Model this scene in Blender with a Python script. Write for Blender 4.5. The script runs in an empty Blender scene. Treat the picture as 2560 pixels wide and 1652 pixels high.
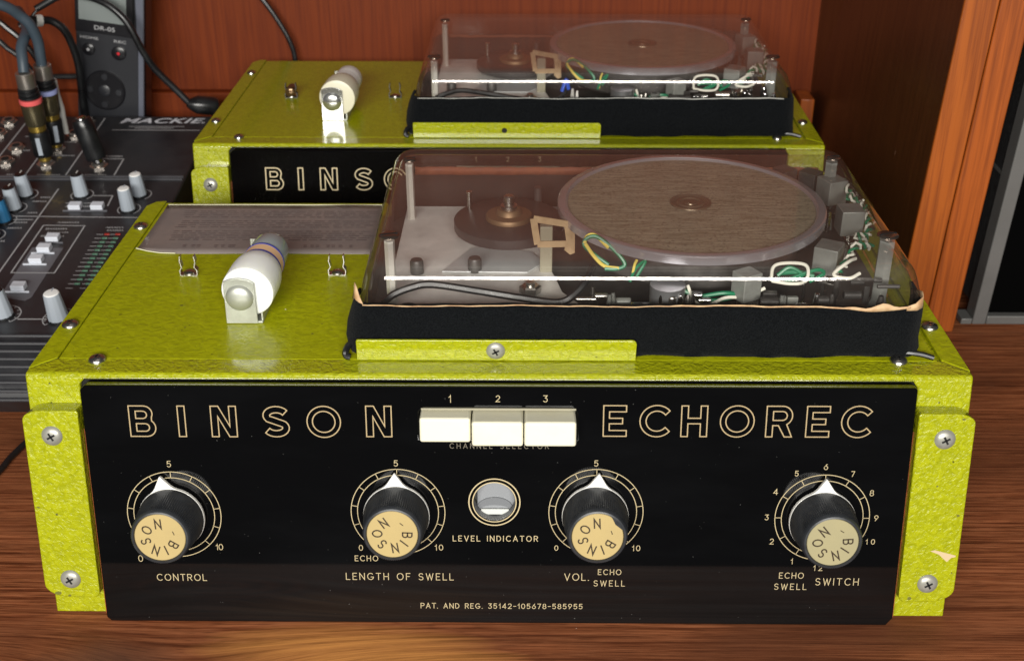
import bpy, bmesh, math, random
from mathutils import Matrix, Vector, Euler
random.seed(7)
sc = bpy.context.scene
PI = math.pi

# ------------------------------------------------------------------ camera
cd = bpy.data.cameras.new('camera'); cam = bpy.data.objects.new('camera', cd)
sc.collection.objects.link(cam); sc.camera = cam
CP = Vector((0.2333, -0.4544, 0.4065))
FW = Vector((-0.0113, 0.8793, -0.4760)).normalized()
RT = Vector((0.9999, 0.0114, -0.0027)); RT = (RT - RT.dot(FW)*FW).normalized(); UP = RT.cross(FW)
cam.matrix_world = Matrix(((RT.x, UP.x, -FW.x, CP.x), (RT.y, UP.y, -FW.y, CP.y), (RT.z, UP.z, -FW.z, CP.z), (0, 0, 0, 1)))
cd.lens = 42.0; cd.sensor_width = 36; cd.clip_start = 0.02; cd.clip_end = 20
cd.dof.use_dof = True; cd.dof.focus_distance = 0.60; cd.dof.aperture_fstop = 17

# ------------------------------------------------------------------ world and lamps (a room at evening, lamps above and behind the camera)
w = bpy.data.worlds.new('World'); sc.world = w; w.use_nodes = True
bg = w.node_tree.nodes['Background']; bg.inputs[0].default_value = (0.95, 0.95, 1.0, 1); bg.inputs[1].default_value = 0.05
def area(name, loc, target, size, power, col, sy=None):
    l = bpy.data.lights.new(name, 'AREA'); l.energy = power; l.color = col; l.size = size
    if sy: l.shape = 'RECTANGLE'; l.size_y = sy
    o = bpy.data.objects.new(name, l); sc.collection.objects.link(o); o.location = loc
    o.rotation_euler = (Vector(target)-Vector(loc)).to_track_quat('-Z', 'Y').to_euler(); return o
area('room_lamp', (0.16, -1.40, 0.70), (0.24, 0.15, 0.08), 1.25, 50, (1.0, 0.97, 0.91), 0.34)
area('ceiling_lamp', (0.3, -0.1, 1.9), (0.25, 0.2, 0.0), 0.9, 1.0, (1.0, 0.93, 0.83), 0.5)
sc.view_settings.view_transform = 'Standard'; sc.view_settings.look = 'None'; sc.view_settings.exposure = 0; sc.view_settings.gamma = 1
sc.render.engine = 'CYCLES'; sc.cycles.use_denoising = True; sc.cycles.max_bounces = 12; sc.cycles.transparent_max_bounces = 24
sc.cycles.caustics_reflective = False; sc.cycles.caustics_refractive = False; sc.cycles.sample_clamp_indirect = 6

# ------------------------------------------------------------------ material helpers
def mat(name, col=(.5, .5, .5), rough=.5, metal=0, coat=0, spec=None, coatr=.05, **kw):
    m = bpy.data.materials.new(name); m.use_nodes = True; b = m.node_tree.nodes['Principled BSDF']
    b.inputs['Base Color'].default_value = (*col, 1); b.inputs['Roughness'].default_value = rough; b.inputs['Metallic'].default_value = metal
    b.inputs['Coat Weight'].default_value = coat; b.inputs['Coat Roughness'].default_value = coatr
    if spec is not None: b.inputs['Specular IOR Level'].default_value = spec
    for k, v in kw.items(): b.inputs[k.replace('_', ' ')].default_value = v
    return m
def N(m, t, **kw):
    n = m.node_tree.nodes.new(t)
    for k, v in kw.items():
        if k in n.inputs: n.inputs[k].default_value = v
        else: setattr(n, k, v)
    return n
def LK(m, a, b): m.node_tree.links.new(a, b)
def coords(m, scale=(1, 1, 1), rot=(0, 0, 0), loc=(0, 0, 0)):
    tc = N(m, 'ShaderNodeTexCoord'); mp = N(m, 'ShaderNodeMapping'); LK(m, tc.outputs['Object'], mp.inputs[0])
    mp.inputs['Scale'].default_value = scale; mp.inputs['Rotation'].default_value = rot; mp.inputs['Location'].default_value = loc
    return mp.outputs[0]
def noise(m, vec, scale, detail=3, rough=.55, dist=0):
    n = N(m, 'ShaderNodeTexNoise'); LK(m, vec, n.inputs['Vector']); n.inputs['Scale'].default_value = scale
    n.inputs['Detail'].default_value = detail; n.inputs['Roughness'].default_value = rough; n.inputs['Distortion'].default_value = dist; return n.outputs[0]
def ramp(m, fac, stops):
    r = N(m, 'ShaderNodeValToRGB'); LK(m, fac, r.inputs[0]); e = r.color_ramp.elements
    while len(e) < len(stops): e.new(.5)
    for i, (p, c) in enumerate(stops):
        e[i].position = p; e[i].color = (*c, 1) if len(c) == 3 else c
    return r.outputs[0]
def g(v): return (v, v, v)
def mixc(m, fac, a, b, mode='MIX'):
    n = N(m, 'ShaderNodeMix', data_type='RGBA', blend_type=mode)
    for s, v in ((n.inputs[0], fac), (n.inputs[6], a), (n.inputs[7], b)):
        if hasattr(v, 'links') or hasattr(v, 'is_linked'): LK(m, v, s)
        elif isinstance(v, tuple): s.default_value = (*v, 1)
        else: s.default_value = v
    return n.outputs[2]
def math_(m, op, a, b=None, c=None, clamp=False):
    n = N(m, 'ShaderNodeMath', operation=op, use_clamp=clamp)
    for i, v in enumerate((a, b, c)):
        if v is None: continue
        if isinstance(v, (int, float)): n.inputs[i].default_value = v
        else: LK(m, v, n.inputs[i])
    return n.outputs[0]
def bump(m, h, dist, strength=1):
    b = N(m, 'ShaderNodeBump'); b.inputs['Distance'].default_value = dist; b.inputs['Strength'].default_value = strength
    LK(m, h, b.inputs['Height']); LK(m, b.outputs[0], m.node_tree.nodes['Principled BSDF'].inputs['Normal']); return b
def BS(m): return m.node_tree.nodes['Principled BSDF']

def green_paint(name, amp, sc_, rough, stretch=(1, 1, 1), coat=.35):
    m = mat(name, (.44, .47, .008), rough, coat=min(1, coat*2.9), coatr=.13, spec=.3 if coat > .3 else .22); v = coords(m, stretch)
    n1 = noise(m, v, sc_, 2.5, .5, .9); n2 = noise(m, v, sc_*2.7, 2, .5, .4)
    vo = N(m, 'ShaderNodeTexVoronoi', feature='SMOOTH_F1'); LK(m, v, vo.inputs['Vector']); vo.inputs['Scale'].default_value = sc_*.9
    h = math_(m, 'ADD', math_(m, 'ADD', n1, math_(m, 'MULTIPLY', n2, .25)), math_(m, 'MULTIPLY', vo.outputs[0], -.35))
    bump(m, h, amp)
    big = noise(m, v, 14, 4, .6)
    c = mixc(m, ramp(m, n1, [(.35, g(0)), (.62, g(1))]), (.270, .292, .0025), (.355, .375, .004))
    c = mixc(m, ramp(m, big, [(.3, g(0)), (.75, g(.35))]), c, (.29, .29, .006))
    sp = noise(m, v, 420, 1, .5)
    c = mixc(m, ramp(m, sp, [(.77, g(0)), (.79, g(.85))]), c, (.04, .04, .01))
    LK(m, c, BS(m).inputs['Base Color'])
    rr = ramp(m, n2, [(.3, g(rough*.8)), (.7, g(rough*1.35))]); LK(m, rr, BS(m).inputs['Roughness'])
    return m
GF = green_paint('green_hammer_paint_front', .00085, 400, .30)
GT = green_paint('green_hammer_paint_top', .00032, 240, .34, (1, 1.3, 1), .03)
GT2 = green_paint('smooth_green_paint_top', .00006, 240, .24, (1, 1.3, 1), .2)

def black_gloss():
    m = mat('black_acrylic', (.003, .003, .0035), .06, spec=.42); v = coords(m)
    n = noise(m, v, 9, 5, .65); LK(m, ramp(m, n, [(.35, g(.03)), (.8, g(.08))]), BS(m).inputs['Roughness'])
    d = noise(m, v, 900, 1, .5); c = mixc(m, ramp(m, d, [(.80, g(0)), (.83, g(1))]), (.0018, .0018, .002), (.10, .10, .095))
    smear = noise(m, coords(m, (6, 6, 20), (0, .5, 0)), 1.5, 4, .6)
    c2 = mixc(m, ramp(m, smear, [(.45, g(0)), (.85, g(.7))]), c, (.0045, .0047, .0052)); LK(m, c2, BS(m).inputs['Base Color']); return m
PANEL = black_gloss()
GOLD = mat('engraved_gold_fill', (.50, .41, .235), .5)
GOLD2 = mat('outline_gold_fill', (.38, .285, .15), .5)
DIMGOLD = mat('shaded_worn_gold_fill', (.16, .14, .10), .6)  # worn fill, its colour also darkened for the shade under the keys
def dirty(name, col, col2, rough, scale, metal=0, coat=0, amp=0, detail=5, lo=.35, hi=.7):
    m = mat(name, col, rough, metal, coat); v = coords(m); n = noise(m, v, scale, detail, .6)
    LK(m, mixc(m, ramp(m, n, [(lo, g(0)), (hi, g(1))]), col, col2), BS(m).inputs['Base Color'])
    LK(m, ramp(m, n, [(.3, g(rough*.75)), (.75, g(min(1, rough*1.4)))]), BS(m).inputs['Roughness'])
    if amp: bump(m, n, amp)
    return m
KNOB = dirty('black_knob_plastic', (.022, .024, .028), (.036, .039, .044), .36, 120)
CAP = dirty('gold_knob_cap', (.45, .345, .155), (.40, .305, .135), .34, 60, 0.0, .4)
CAPDULL = dirty('dull_gold_knob_cap', (.34, .30, .17), (.29, .26, .15), .38, 60, 0.0, .4)
CAPINK = mat('cap_letter_print', (.035, .022, .01), .5)
WHITE = mat('white_plastic', (.78, .77, .73), .4, coat=.2)
CREAM = dirty('cream_key_plastic', (.74, .71, .55), (.68, .63, .44), .35, 40, lo=.5, hi=.9)
STEEL = dirty('nickel_steel', (.62, .60, .56), (.42, .40, .37), .28, 300, 1.0)
PANSCREW = dirty('satin_nickel_screw', (.40, .40, .35), (.28, .27, .24), .36, 300, .45)
CHROME = mat('chrome', (.75, .75, .76), .12, 1)
ZINC = dirty('zinc_plate', (.56, .58, .52), (.42, .43, .38), .40, 90, .65, amp=.00012)
SEAM = mat('seam_dirt', (.12, .12, .01), .7)
DARK = mat('dark_recess', (.004, .004, .004), .8)
DKRED = dirty('red_fibre_edge', (.30, .055, .012), (.16, .04, .012), .7, 300)
def cloth():
    m = mat('black_felt', (.010, .013, .017), 1.0, spec=.1); v = coords(m)
    n = noise(m, v, 1500, 3, .7); n2 = noise(m, v, 60, 4, .6)
    LK(m, mixc(m, ramp(m, n, [(.38, g(0)), (.78, g(1))]), (.0012, .0016, .0023), (.0085, .0100, .0115)), BS(m).inputs['Base Color'])
    BS(m).inputs['Sheen Weight'].default_value = .03; BS(m).inputs['Sheen Roughness'].default_value = .5
    bump(m, math_(m, 'ADD', n, math_(m, 'MULTIPLY', n2, 1.6)), .0007); return m
FELT = cloth()
def clear(name, tint, hazecol, haze, edge=.5, rough=.075):
    m = bpy.data.materials.new(name); m.use_nodes = True; nt = m.node_tree; nt.nodes.clear()
    out = N(m, 'ShaderNodeOutputMaterial'); tr = N(m, 'ShaderNodeBsdfTransparent'); tr.inputs[0].default_value = (*tint, 1)
    gl = N(m, 'ShaderNodeBsdfGlossy'); gl.inputs['Roughness'].default_value = rough; gl.inputs['Color'].default_value = (.95, .9, .86, 1)
    df = N(m, 'ShaderNodeBsdfDiffuse'); df.inputs[0].default_value = (*hazecol, 1)
    lw = N(m, 'ShaderNodeLayerWeight'); lw.inputs['Blend'].default_value = .5
    v = coords(m); n = noise(m, v, 35, 6, .7); n2 = noise(m, coords(m, (60, 900, 60), (0, 0, 1.57)), 1, 3, .6)
    hz = math_(m, 'MULTIPLY', math_(m, 'ADD', ramp(m, n, [(.3, g(.45)), (.5, g(.9)), (.75, g(1.7))]), math_(m, 'MULTIPLY', ramp(m, n2, [(.55, g(0)), (.75, g(1))]), .25)), haze)
    ge = N(m, 'ShaderNodeNewGeometry'); sz = N(m, 'ShaderNodeSeparateXYZ'); LK(m, ge.outputs['Normal'], sz.inputs[0])
    hz = math_(m, 'MULTIPLY', hz, math_(m, 'MULTIPLY_ADD', math_(m, 'ABSOLUTE', sz.outputs[2]), .85, .15))
    hz = math_(m, 'ADD', hz, math_(m, 'MULTIPLY', math_(m, 'POWER', lw.outputs['Facing'], 5.0), edge), clamp=True)
    bp = N(m, 'ShaderNodeBump'); bp.inputs['Distance'].default_value = .0003; bp.inputs['Strength'].default_value = .35; LK(m, noise(m, v, 55, 3, .6), bp.inputs['Height']); LK(m, bp.outputs[0], gl.inputs['Normal'])
    m1 = N(m, 'ShaderNodeMixShader'); LK(m, hz, m1.inputs[0]); LK(m, tr.outputs[0], m1.inputs[1]); LK(m, df.outputs[0], m1.inputs[2])
    frs = math_(m, 'MULTIPLY_ADD', math_(m, 'POWER', lw.outputs['Facing'], 5.0), .96, .04, clamp=True)
    m2 = N(m, 'ShaderNodeMixShader'); LK(m, frs, m2.inputs[0]); LK(m, m1.outputs[0], m2.inputs[1]); LK(m, gl.outputs[0], m2.inputs[2])
    LK(m, m2.outputs[0], out.inputs[0]); return m
DOME = clear('aged_clear_plastic', (.991, .986, .980), (.46, .37, .32), .033, .09)  # aged haze, its brown also standing in for room reflections on the top
GLASS = clear('clear_glass', (.96, .97, .97), (.6, .6, .6), .03, .3)
ZINC2 = mat('bright_zinc_plate', (.75, .76, .74), .2, .9)
MIRROR = mat('indicator_grey', (.34, .34, .36), .35, coat=.6)
ARCG = mat('indicator_shade_grey', (.22, .22, .235), .4)
TAPE = dirty('aged_brown_tape', (.42, .24, .12), (.60, .42, .24), .6, 160)
ADH = dirty('red_brown_adhesive', (.20, .055, .025), (.30, .10, .05), .7, 130)
CARD = dirty('beige_card', (.46, .32, .18), (.34, .23, .12), .6, 200)
ALU = dirty('brushed_deck_metal', (.88, .86, .82), (.62, .60, .57), .45, 45, .1)
DISC = None
def disc_mat():
    m = mat('brown_drum_face', (.15, .105, .06), .42); v = coords(m, (70, 520, 60))
    n = noise(m, v, 1, 3, .6); n2 = noise(m, coords(m), 620, 2, .6)
    c = mixc(m, ramp(m, n, [(.3, g(0)), (.7, g(1))]), (.20, .17, .11), (.42, .37, .265))
    LK(m, mixc(m, ramp(m, n2, [(.54, g(0)), (.68, g(.7))]), c, (.10, .08, .05)), BS(m).inputs['Base Color']); bump(m, n, .0001); return m
DISC = disc_mat()
RING = mat('grey_drum_rim', (.60, .58, .62), .24, .7)
IRON = dirty('dark_grey_iron', (.055, .052, .05), (.09, .085, .08), .45, 100, .3)
HEAD = dirty('grey_head_case', (.26, .27, .25), (.19, .195, .18), .38, 120, .2)
BRASS = mat('brass_hub', (.26, .165, .09), .5, .6)
POST = mat('smoke_grey_post', (.55, .53, .48), .3, .2)
WGREEN = mat('green_wire', (.0, .17, .075), .35); WWHITE = mat('white_wire', (.78, .76, .66), .4); WYEL = mat('yellow_wire', (.72, .56, .12), .4)
WRED = mat('red_wire', (.55, .02, .03), .35); WBLUE = mat('blue_wire', (.02, .08, .5), .35)
RUB = dirty('black_rubber', (.006, .006, .007), (.012, .013, .014), .33, 90)
GREYCAB = mat('grey_cable_jacket', (.045, .065, .085), .42)
def milky():
    m = mat('milky_nylon', (.86, .88, .84), .4, coat=.1, coatr=.2); b = BS(m)
    b.inputs['Subsurface Weight'].default_value = .6; b.inputs['Subsurface Radius'].default_value = (.006, .006, .005); b.inputs['Subsurface Scale'].default_value = 1.0; return m
NYLON = milky()
NYLON2 = mat('white_paper_sleeve', (.80, .80, .77), .5); NYLON3 = mat('yellowed_nylon', (.68, .65, .50), .4)
PEACH = mat('peach_paper_band', (.78, .50, .28), .6); BLUEBAND = mat('blue_print_band', (.05, .07, .35), .5); ENDGLASS = mat('frosted_grey_end', (.30, .36, .37), .22, coat=.5)
LABEL = dirty('reflection_tinted_sheet', (.235, .195, .178), (.19, .160, .152), .45, 50, coat=.05)  # mauve tone puts the room's reflection into the sheet's colour
LABELINK = mat('sheet_print', (.12, .09, .09), .5); EDGEW = mat('pale_sheet_edge', (.62, .60, .42), .5)

def table_wood():
    m = mat('stained_pine', (.2, .07, .03), .6, spec=.1); tc = N(m, 'ShaderNodeTexCoord'); P = tc.outputs['Object']
    sx = N(m, 'ShaderNodeSeparateXYZ'); LK(m, P, sx.inputs[0]); X, Y = sx.outputs[0], sx.outputs[1]
    # a knot bends the grain round itself
    kx, ky = .070, -.060
    dx = math_(m, 'SUBTRACT', X, kx); dy = math_(m, 'SUBTRACT', Y, ky)
    e = math_(m, 'ADD', math_(m, 'POWER', math_(m, 'MULTIPLY', dx, 15), 2), math_(m, 'POWER', math_(m, 'MULTIPLY', dy, 38), 2))
    infl = math_(m, 'EXPONENT', math_(m, 'MULTIPLY', e, -.55))
    y2 = math_(m, 'ADD', Y, math_(m, 'MULTIPLY', infl, .030))
    cb = N(m, 'ShaderNodeCombineXYZ'); LK(m, X, cb.inputs[0]); LK(m, y2, cb.inputs[1])
    def st(a, b):
        mp = N(m, 'ShaderNodeMapping'); LK(m, cb.outputs[0], mp.inputs[0]); mp.inputs['Scale'].default_value = (a, b, 1); return mp.outputs[0]
    nf = noise(m, st(12, 520), 1, 4, .7, .1); nm = noise(m, st(3.0, 110), 1, 5, .65, .15); nb = noise(m, st(4.0, 12), 1, 4, .6, .3)
    c = mixc(m, ramp(m, nm, [(.28, g(0)), (.5, g(.5)), (.72, g(1))]), (.066, .0170, .0062), (.195, .054, .0195))
    c = mixc(m, ramp(m, nf, [(.40, g(0)), (.64, g(.85))]), c, (.36, .125, .052))
    c = mixc(m, ramp(m, nf, [(.28, g(.6)), (.42, g(0))]), c, (.030, .0075, .003))
    npz = noise(m, st(55, 1500), 1, 2, .6); c = mixc(m, ramp(m, npz, [(.30, g(.7)), (.44, g(0))]), c, (.035, .010, .004)); c = mixc(m, ramp(m, npz, [(.58, g(0)), (.72, g(.45))]), c, (.42, .17, .08))
    c = mixc(m, ramp(m, nb, [(.45, g(0)), (.66, g(.7))]), c, (.085, .029, .014))
    knot = ramp(m, e, [(.40, g(1)), (.75, g(0))]); rng = N(m, 'ShaderNodeMath', operation='SINE'); LK(m, math_(m, 'MULTIPLY', math_(m, 'SQRT', e), 26), rng.inputs[0])
    kc = mixc(m, math_(m, 'MULTIPLY_ADD', rng.outputs[0], .35, .5), (.26, .072, .026), (.085, .026, .012)); c = mixc(m, math_(m, 'MULTIPLY', knot, .8), c, kc)
    # a dark worn stain beside the knot
    sxx = math_(m, 'ADD', math_(m, 'POWER', math_(m, 'MULTIPLY', math_(m, 'SUBTRACT', X, .035), 16), 2), math_(m, 'POWER', math_(m, 'MULTIPLY', math_(m, 'SUBTRACT', Y, -.040), 30), 2))
    sm = math_(m, 'MULTIPLY', ramp(m, math_(m, 'ADD', sxx, noise(m, st(14, 30), 1, 3)), [(.5, g(.8)), (1.0, g(0))]), .85)
    c = mixc(m, sm, c, (.085, .045, .032))
    gx = math_(m, 'ADD', math_(m, 'POWER', math_(m, 'MULTIPLY', math_(m, 'SUBTRACT', X, .155), 9.5), 2), math_(m, 'POWER', math_(m, 'MULTIPLY', math_(m, 'ADD', math_(m, 'SUBTRACT', Y, -.030), math_(m, 'MULTIPLY', math_(m, 'SUBTRACT', X, .155), .08)), 30), 2))
    gm = math_(m, 'MULTIPLY', ramp(m, math_(m, 'ADD', gx, math_(m, 'MULTIPLY', nm, .8)), [(.45, g(.75)), (1.0, g(0))]), ramp(m, nf, [(.3, g(.35)), (.6, g(1))]))
    c = mixc(m, gm, c, (.62, .27, .070))
    fl = noise(m, coords(m), 260, 1.5, .6); c = mixc(m, ramp(m, fl, [(.80, g(0)), (.825, g(1))]), c, (.55, .38, .30))
    LK(m, c, BS(m).inputs['Base Color']); LK(m, ramp(m, nm, [(.3, g(.52)), (.7, g(.7))]), BS(m).inputs['Roughness'])
    bump(m, math_(m, 'ADD', nf, math_(m, 'MULTIPLY', nm, .6)), .00025); return m
TABLE = table_wood()
def upright_wood(name, a, b, c3, rough, coat, scr=0):
    m = mat(name, a, rough, coat=coat, coatr=.18)
    n = noise(m, coords(m, (230, 230, 6)), 1, 4, .7, .25); n2 = noise(m, coords(m, (26, 26, 1.6)), 1, 5, .65, .6)
    c = mixc(m, ramp(m, n2, [(.3, g(0)), (.7, g(1))]), a, b); c = mixc(m, ramp(m, n, [(.38, g(.75)), (.56, g(0))]), c, c3)
    if scr:
        fl = noise(m, coords(m, (1, 1, .35)), 170, 1.3, .5); c = mixc(m, ramp(m, fl, [(.80, g(0)), (.815, g(scr))]), c, (.5, .30, .2))
    if coat == 0: BS(m).inputs['Specular IOR Level'].default_value = .18
    LK(m, c, BS(m).inputs['Base Color']); bump(m, n, .00015); return m
WBACK = upright_wood('red_brown_veneer', (.175, .031, .0045), (.140, .023, .0035), (.105, .016, .003), .55, 0)
WSIDE = upright_wood('dark_brown_veneer', (.090, .028, .0085), (.072, .022, .007), (.052, .015, .005), .4, .15, .6)
WORANGE = upright_wood('orange_varnished_trim', (.42, .108, .013), (.32, .076, .009), (.17, .036, .006), .4, .1, .7)
WORANGE2 = upright_wood('red_varnished_trim', (.42, .10, .013), (.32, .072, .010), (.17, .036, .006), .4, .1, .7)
MIXB = dirty('charcoal_mixer_paint', (.018, .018, .021), (.026, .026, .029), .38, 60)
MIXP = mat('mixer_grey_print', (.36, .36, .37), .5); MIXPW = mat('mixer_white_print', (.62, .63, .68), .5); MIXG = mat('mixer_grey_zone', (.115, .115, .13), .5)
MKNOB = mat('grey_blue_knob', (.34, .38, .43), .42); MKNOBW = mat('white_knob_top', (.80, .80, .79), .35); MBTN = mat('white_button', (.62, .65, .72), .35)
MJACK = dirty('jack_hardware', (.62, .57, .52), (.34, .30, .27), .2, 120, .9)
LEDG = mat('unlit_green_led', (.10, .22, .15), .25); LEDR = mat('unlit_red_led', (.40, .04, .03), .25); KBLUE = mat('blue_knob', (.02, .12, .25), .4)
RECB = mat('recorder_charcoal', (.018, .019, .023), .38); RECS = mat('recorder_silver_side', (.14, .15, .19), .35, .3); RECD = mat('recorder_black', (.008, .008, .010), .3)
LCD = mat('grey_lcd', (.20, .225, .22), .25, coat=.5)
OLIVE = mat('smoked_brass_barrel', (.20, .17, .10), .22, .85); SILV = mat('satin_nickel_collar', (.50, .46, .41), .3, .9); GOLDB = mat('gold_contact', (.65, .45, .10), .25, .9)
REDB = mat('red_white_band', (.75, .12, .12), .4)
TOLEX = dirty('charcoal_vinyl', (.020, .021, .022), (.030, .031, .032), .55, 400, amp=.0002)
FRAMEM = dirty('grey_metal_frame', (.19, .19, .185), (.13, .128, .122), .42, 20, .4); GRILLE = mat('black_grille_cloth', (.002, .002, .002), 1.0, spec=0)

# ------------------------------------------------------------------ mesh helpers (all sizes in millimetres)
class MB:
    def __init__(s): s.v = []; s.f = []; s.mi = []; s.M = Matrix.Identity(4); s.m = 0
    def add(s, vs, fs, m=None):
        o = len(s.v); s.v += [tuple(s.M @ Vector(p)) for p in vs]
        for f in fs: s.f.append([o+i for i in f]); s.mi.append(s.m if m is None else m)
    def box(s, x0, x1, y0, y1, z0, z1):
        v = [(x, y, z) for z in (z0, z1) for y in (y0, y1) for x in (x0, x1)]
        s.add(v, [(0, 2, 3, 1), (4, 5, 7, 6), (0, 1, 5, 4), (2, 6, 7, 3), (0, 4, 6, 2), (1, 3, 7, 5)])
    def cbox(s, c, d, rz=0):
        M0 = s.M; s.M = s.M @ Matrix.Translation(c) @ Matrix.Rotation(rz, 4, 'Z'); x, y, z = d[0]/2, d[1]/2, d[2]/2
        s.box(-x, x, -y, y, -z, z); s.M = M0
    def lathe(s, prof, n=32, c=(0, 0, 0), axis='Z', cap=True):
        M0 = s.M; R = {'Z': Matrix.Identity(4), 'Y': Matrix.Rotation(-PI/2, 4, 'X'), 'X': Matrix.Rotation(PI/2, 4, 'Y')}[axis]
        s.M = s.M @ Matrix.Translation(c) @ R; vs = []; fs = []
        for r, z in prof:
            for i in range(n): a = 2*PI*i/n; vs.append((r*math.cos(a), r*math.sin(a), z))
        for k in range(len(prof)-1):
            for i in range(n): j = (i+1) % n; fs.append((k*n+i, k*n+j, (k+1)*n+j, (k+1)*n+i))
        if cap:
            fs.append(tuple(range(n))[::-1]); fs.append(tuple((len(prof)-1)*n+i for i in range(n)))
        s.add(vs, fs); s.M = M0
    def prism(s, poly, a, b, plane='XY'):
        P = {'XY': lambda p, t: (p[0], p[1], t), 'XZ': lambda p, t: (p[0], t, p[1]), 'YZ': lambda p, t: (t, p[0], p[1])}[plane]
        n = len(poly); vs = [P(p, a) for p in poly]+[P(p, b) for p in poly]
        s.add(vs, [tuple(range(n))[::-1], tuple(range(n, 2*n))]+[(i, (i+1) % n, n+(i+1) % n, n+i) for i in range(n)])
    def tube(s, pts, r, n=8, closed=False, smooth=6, cap=True):
        P = [Vector(p) for p in pts]
        if smooth and len(P) > 2:
            Q = []; m = len(P); seg = m if closed else m-1
            for i in range(seg):
                p0 = P[(i-1) % m] if closed or i > 0 else P[0]*2-P[1]
                p1 = P[i]; p2 = P[(i+1) % m]; p3 = P[(i+2) % m] if closed or i+2 < m else P[-1]*2-P[-2]
                for k in range(smooth):
                    t = k/smooth; Q.append(.5*((2*p1)+(p2-p0)*t+(2*p0-5*p1+4*p2-p3)*t*t+(3*p1-p0-3*p2+p3)*t**3))
            if not closed: Q.append(P[-1])
            P = Q
        vs = []; fs = []; m = len(P); up = Vector((0, 0, 1)); prev = None
        for i in range(m):
            a = P[(i-1) % m] if closed or i else P[0]; b = P[(i+1) % m] if closed or i < m-1 else P[-1]
            t = (b-a).normalized() if (b-a).length > 1e-9 else Vector((1, 0, 0))
            if prev is None:
                prev = t.cross(up); prev = t.cross(Vector((0, 1, 0))) if prev.length < .05 else prev
            prev = (prev-prev.dot(t)*t).normalized(); bn = t.cross(prev); rr = r[min(i*len(r)//m, len(r)-1)] if isinstance(r, (list, tuple)) else r
            for k in range(n): a2 = 2*PI*k/n; vs.append(P[i]+rr*(math.cos(a2)*prev+math.sin(a2)*bn))
        for i in range(m if closed else m-1):
            j = (i+1) % m
            for k in range(n): l = (k+1) % n; fs.append((i*n+k, i*n+l, j*n+l, j*n+k))
        if cap and not closed: fs.append(tuple(range(n))[::-1]); fs.append(tuple((m-1)*n+k for k in range(n)))
        s.add(vs, fs)
    def ribbon(s, pts, wd, closed=False, z=0, th=0):
        P = [Vector((p[0], p[1])) for p in pts]; n = len(P); L = []; R = []
        for i in range(n):
            a = P[(i-1) % n] if closed or i else None; b = P[(i+1) % n] if closed or i < n-1 else None
            d1 = (P[i]-a).normalized() if a is not None and (P[i]-a).length > 1e-9 else None
            d2 = (b-P[i]).normalized() if b is not None and (b-P[i]).length > 1e-9 else None
            d1 = d1 or d2; d2 = d2 or d1; n1 = Vector((-d1.y, d1.x)); n2 = Vector((-d2.y, d2.x)); nn = (n1+n2)
            nn = nn.normalized() if nn.length > 1e-6 else n1; k = min(1/max(.26, nn.dot(n1)), 3.6)
            e = Vector((0, 0)); 
            if not closed and i == 0: e = -d2*wd/2
            if not closed and i == n-1: e = d1*wd/2
            L.append(P[i]+nn*wd/2*k+e); R.append(P[i]-nn*wd/2*k+e)
        vs = [(p.x, p.y, z) for p in L]+[(p.x, p.y, z) for p in R]
        fs = [(n+i, n+(i+1) % n, (i+1) % n, i) for i in range(n if closed else n-1)]
        s.add(vs, fs)
    def build(s, name, mats, parent=None, bev=0, seg=2, ang=35, smooth=True, wn=False):
        me = bpy.data.meshes.new(name); me.from_pydata([(x*.001, y*.001, z*.001) for x, y, z in s.v], [], s.f)
        if not isinstance(mats, (list, tuple)): mats = [mats]
        for m in mats: me.materials.append(m)
        me.polygons.foreach_set('material_index', s.mi); me.validate(); me.update()
        if smooth:
            me.polygons.foreach_set('use_smooth', [True]*len(me.polygons)); me.set_sharp_from_angle(angle=math.radians(ang))
        o = bpy.data.objects.new(name, me); sc.collection.objects.link(o)
        if parent is not None: o.parent = parent
        if bev:
            b = o.modifiers.new('bevel', 'BEVEL'); b.width = bev*.001; b.segments = seg; b.limit_method = 'ANGLE'; b.angle_limit = math.radians(38); b.harden_normals = False
            w_ = o.modifiers.new('wn', 'WEIGHTED_NORMAL'); w_.keep_sharp = True
        elif wn: o.modifiers.new('wn', 'WEIGHTED_NORMAL').keep_sharp = True
        return o
def tag(o, label=None, cat=None, group=None, kind=None):
    if label: o['label'] = label
    if cat: o['category'] = cat
    if group: o['group'] = group
    if kind: o['kind'] = kind
    return o
def thing(name, label, cat, loc=(0, 0, 0), rz=0, group=None):
    o = bpy.data.objects.new(name, None); sc.collection.objects.link(o); o.location = loc; o.rotation_euler = (0, 0, rz); o.empty_display_size = .02
    return tag(o, label, cat, group)
def boolean(o, cutter, op='DIFFERENCE'):
    md = o.modifiers.new('cut', 'BOOLEAN'); md.object = cutter; md.operation = op; md.solver = 'EXACT'
    bpy.context.view_layer.update(); dg = bpy.context.evaluated_depsgraph_get()
    me = bpy.data.meshes.new_from_object(o.evaluated_get(dg)); o.modifiers.remove(md); old = o.data; o.data = me; bpy.data.meshes.remove(old)
    cm = cutter.data; bpy.data.objects.remove(cutter); bpy.data.meshes.remove(cm)
    me.polygons.foreach_set('use_smooth', [True]*len(me.polygons)); me.set_sharp_from_angle(angle=math.radians(35))
def addbev(o, wd, seg=2):
    b = o.modifiers.new('bevel', 'BEVEL'); b.width = wd*.001; b.segments = seg; b.limit_method = 'ANGLE'; b.angle_limit = math.radians(38)
    o.modifiers.new('wn', 'WEIGHTED_NORMAL').keep_sharp = True
def copy_part(o, parent, M=None):
    c = o.copy(); sc.collection.objects.link(c); c.parent = parent
    if M is not None: c.matrix_basis = M
    for ch in list(o.children): 
        d = ch.copy(); sc.collection.objects.link(d); d.parent = c
    return c
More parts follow.
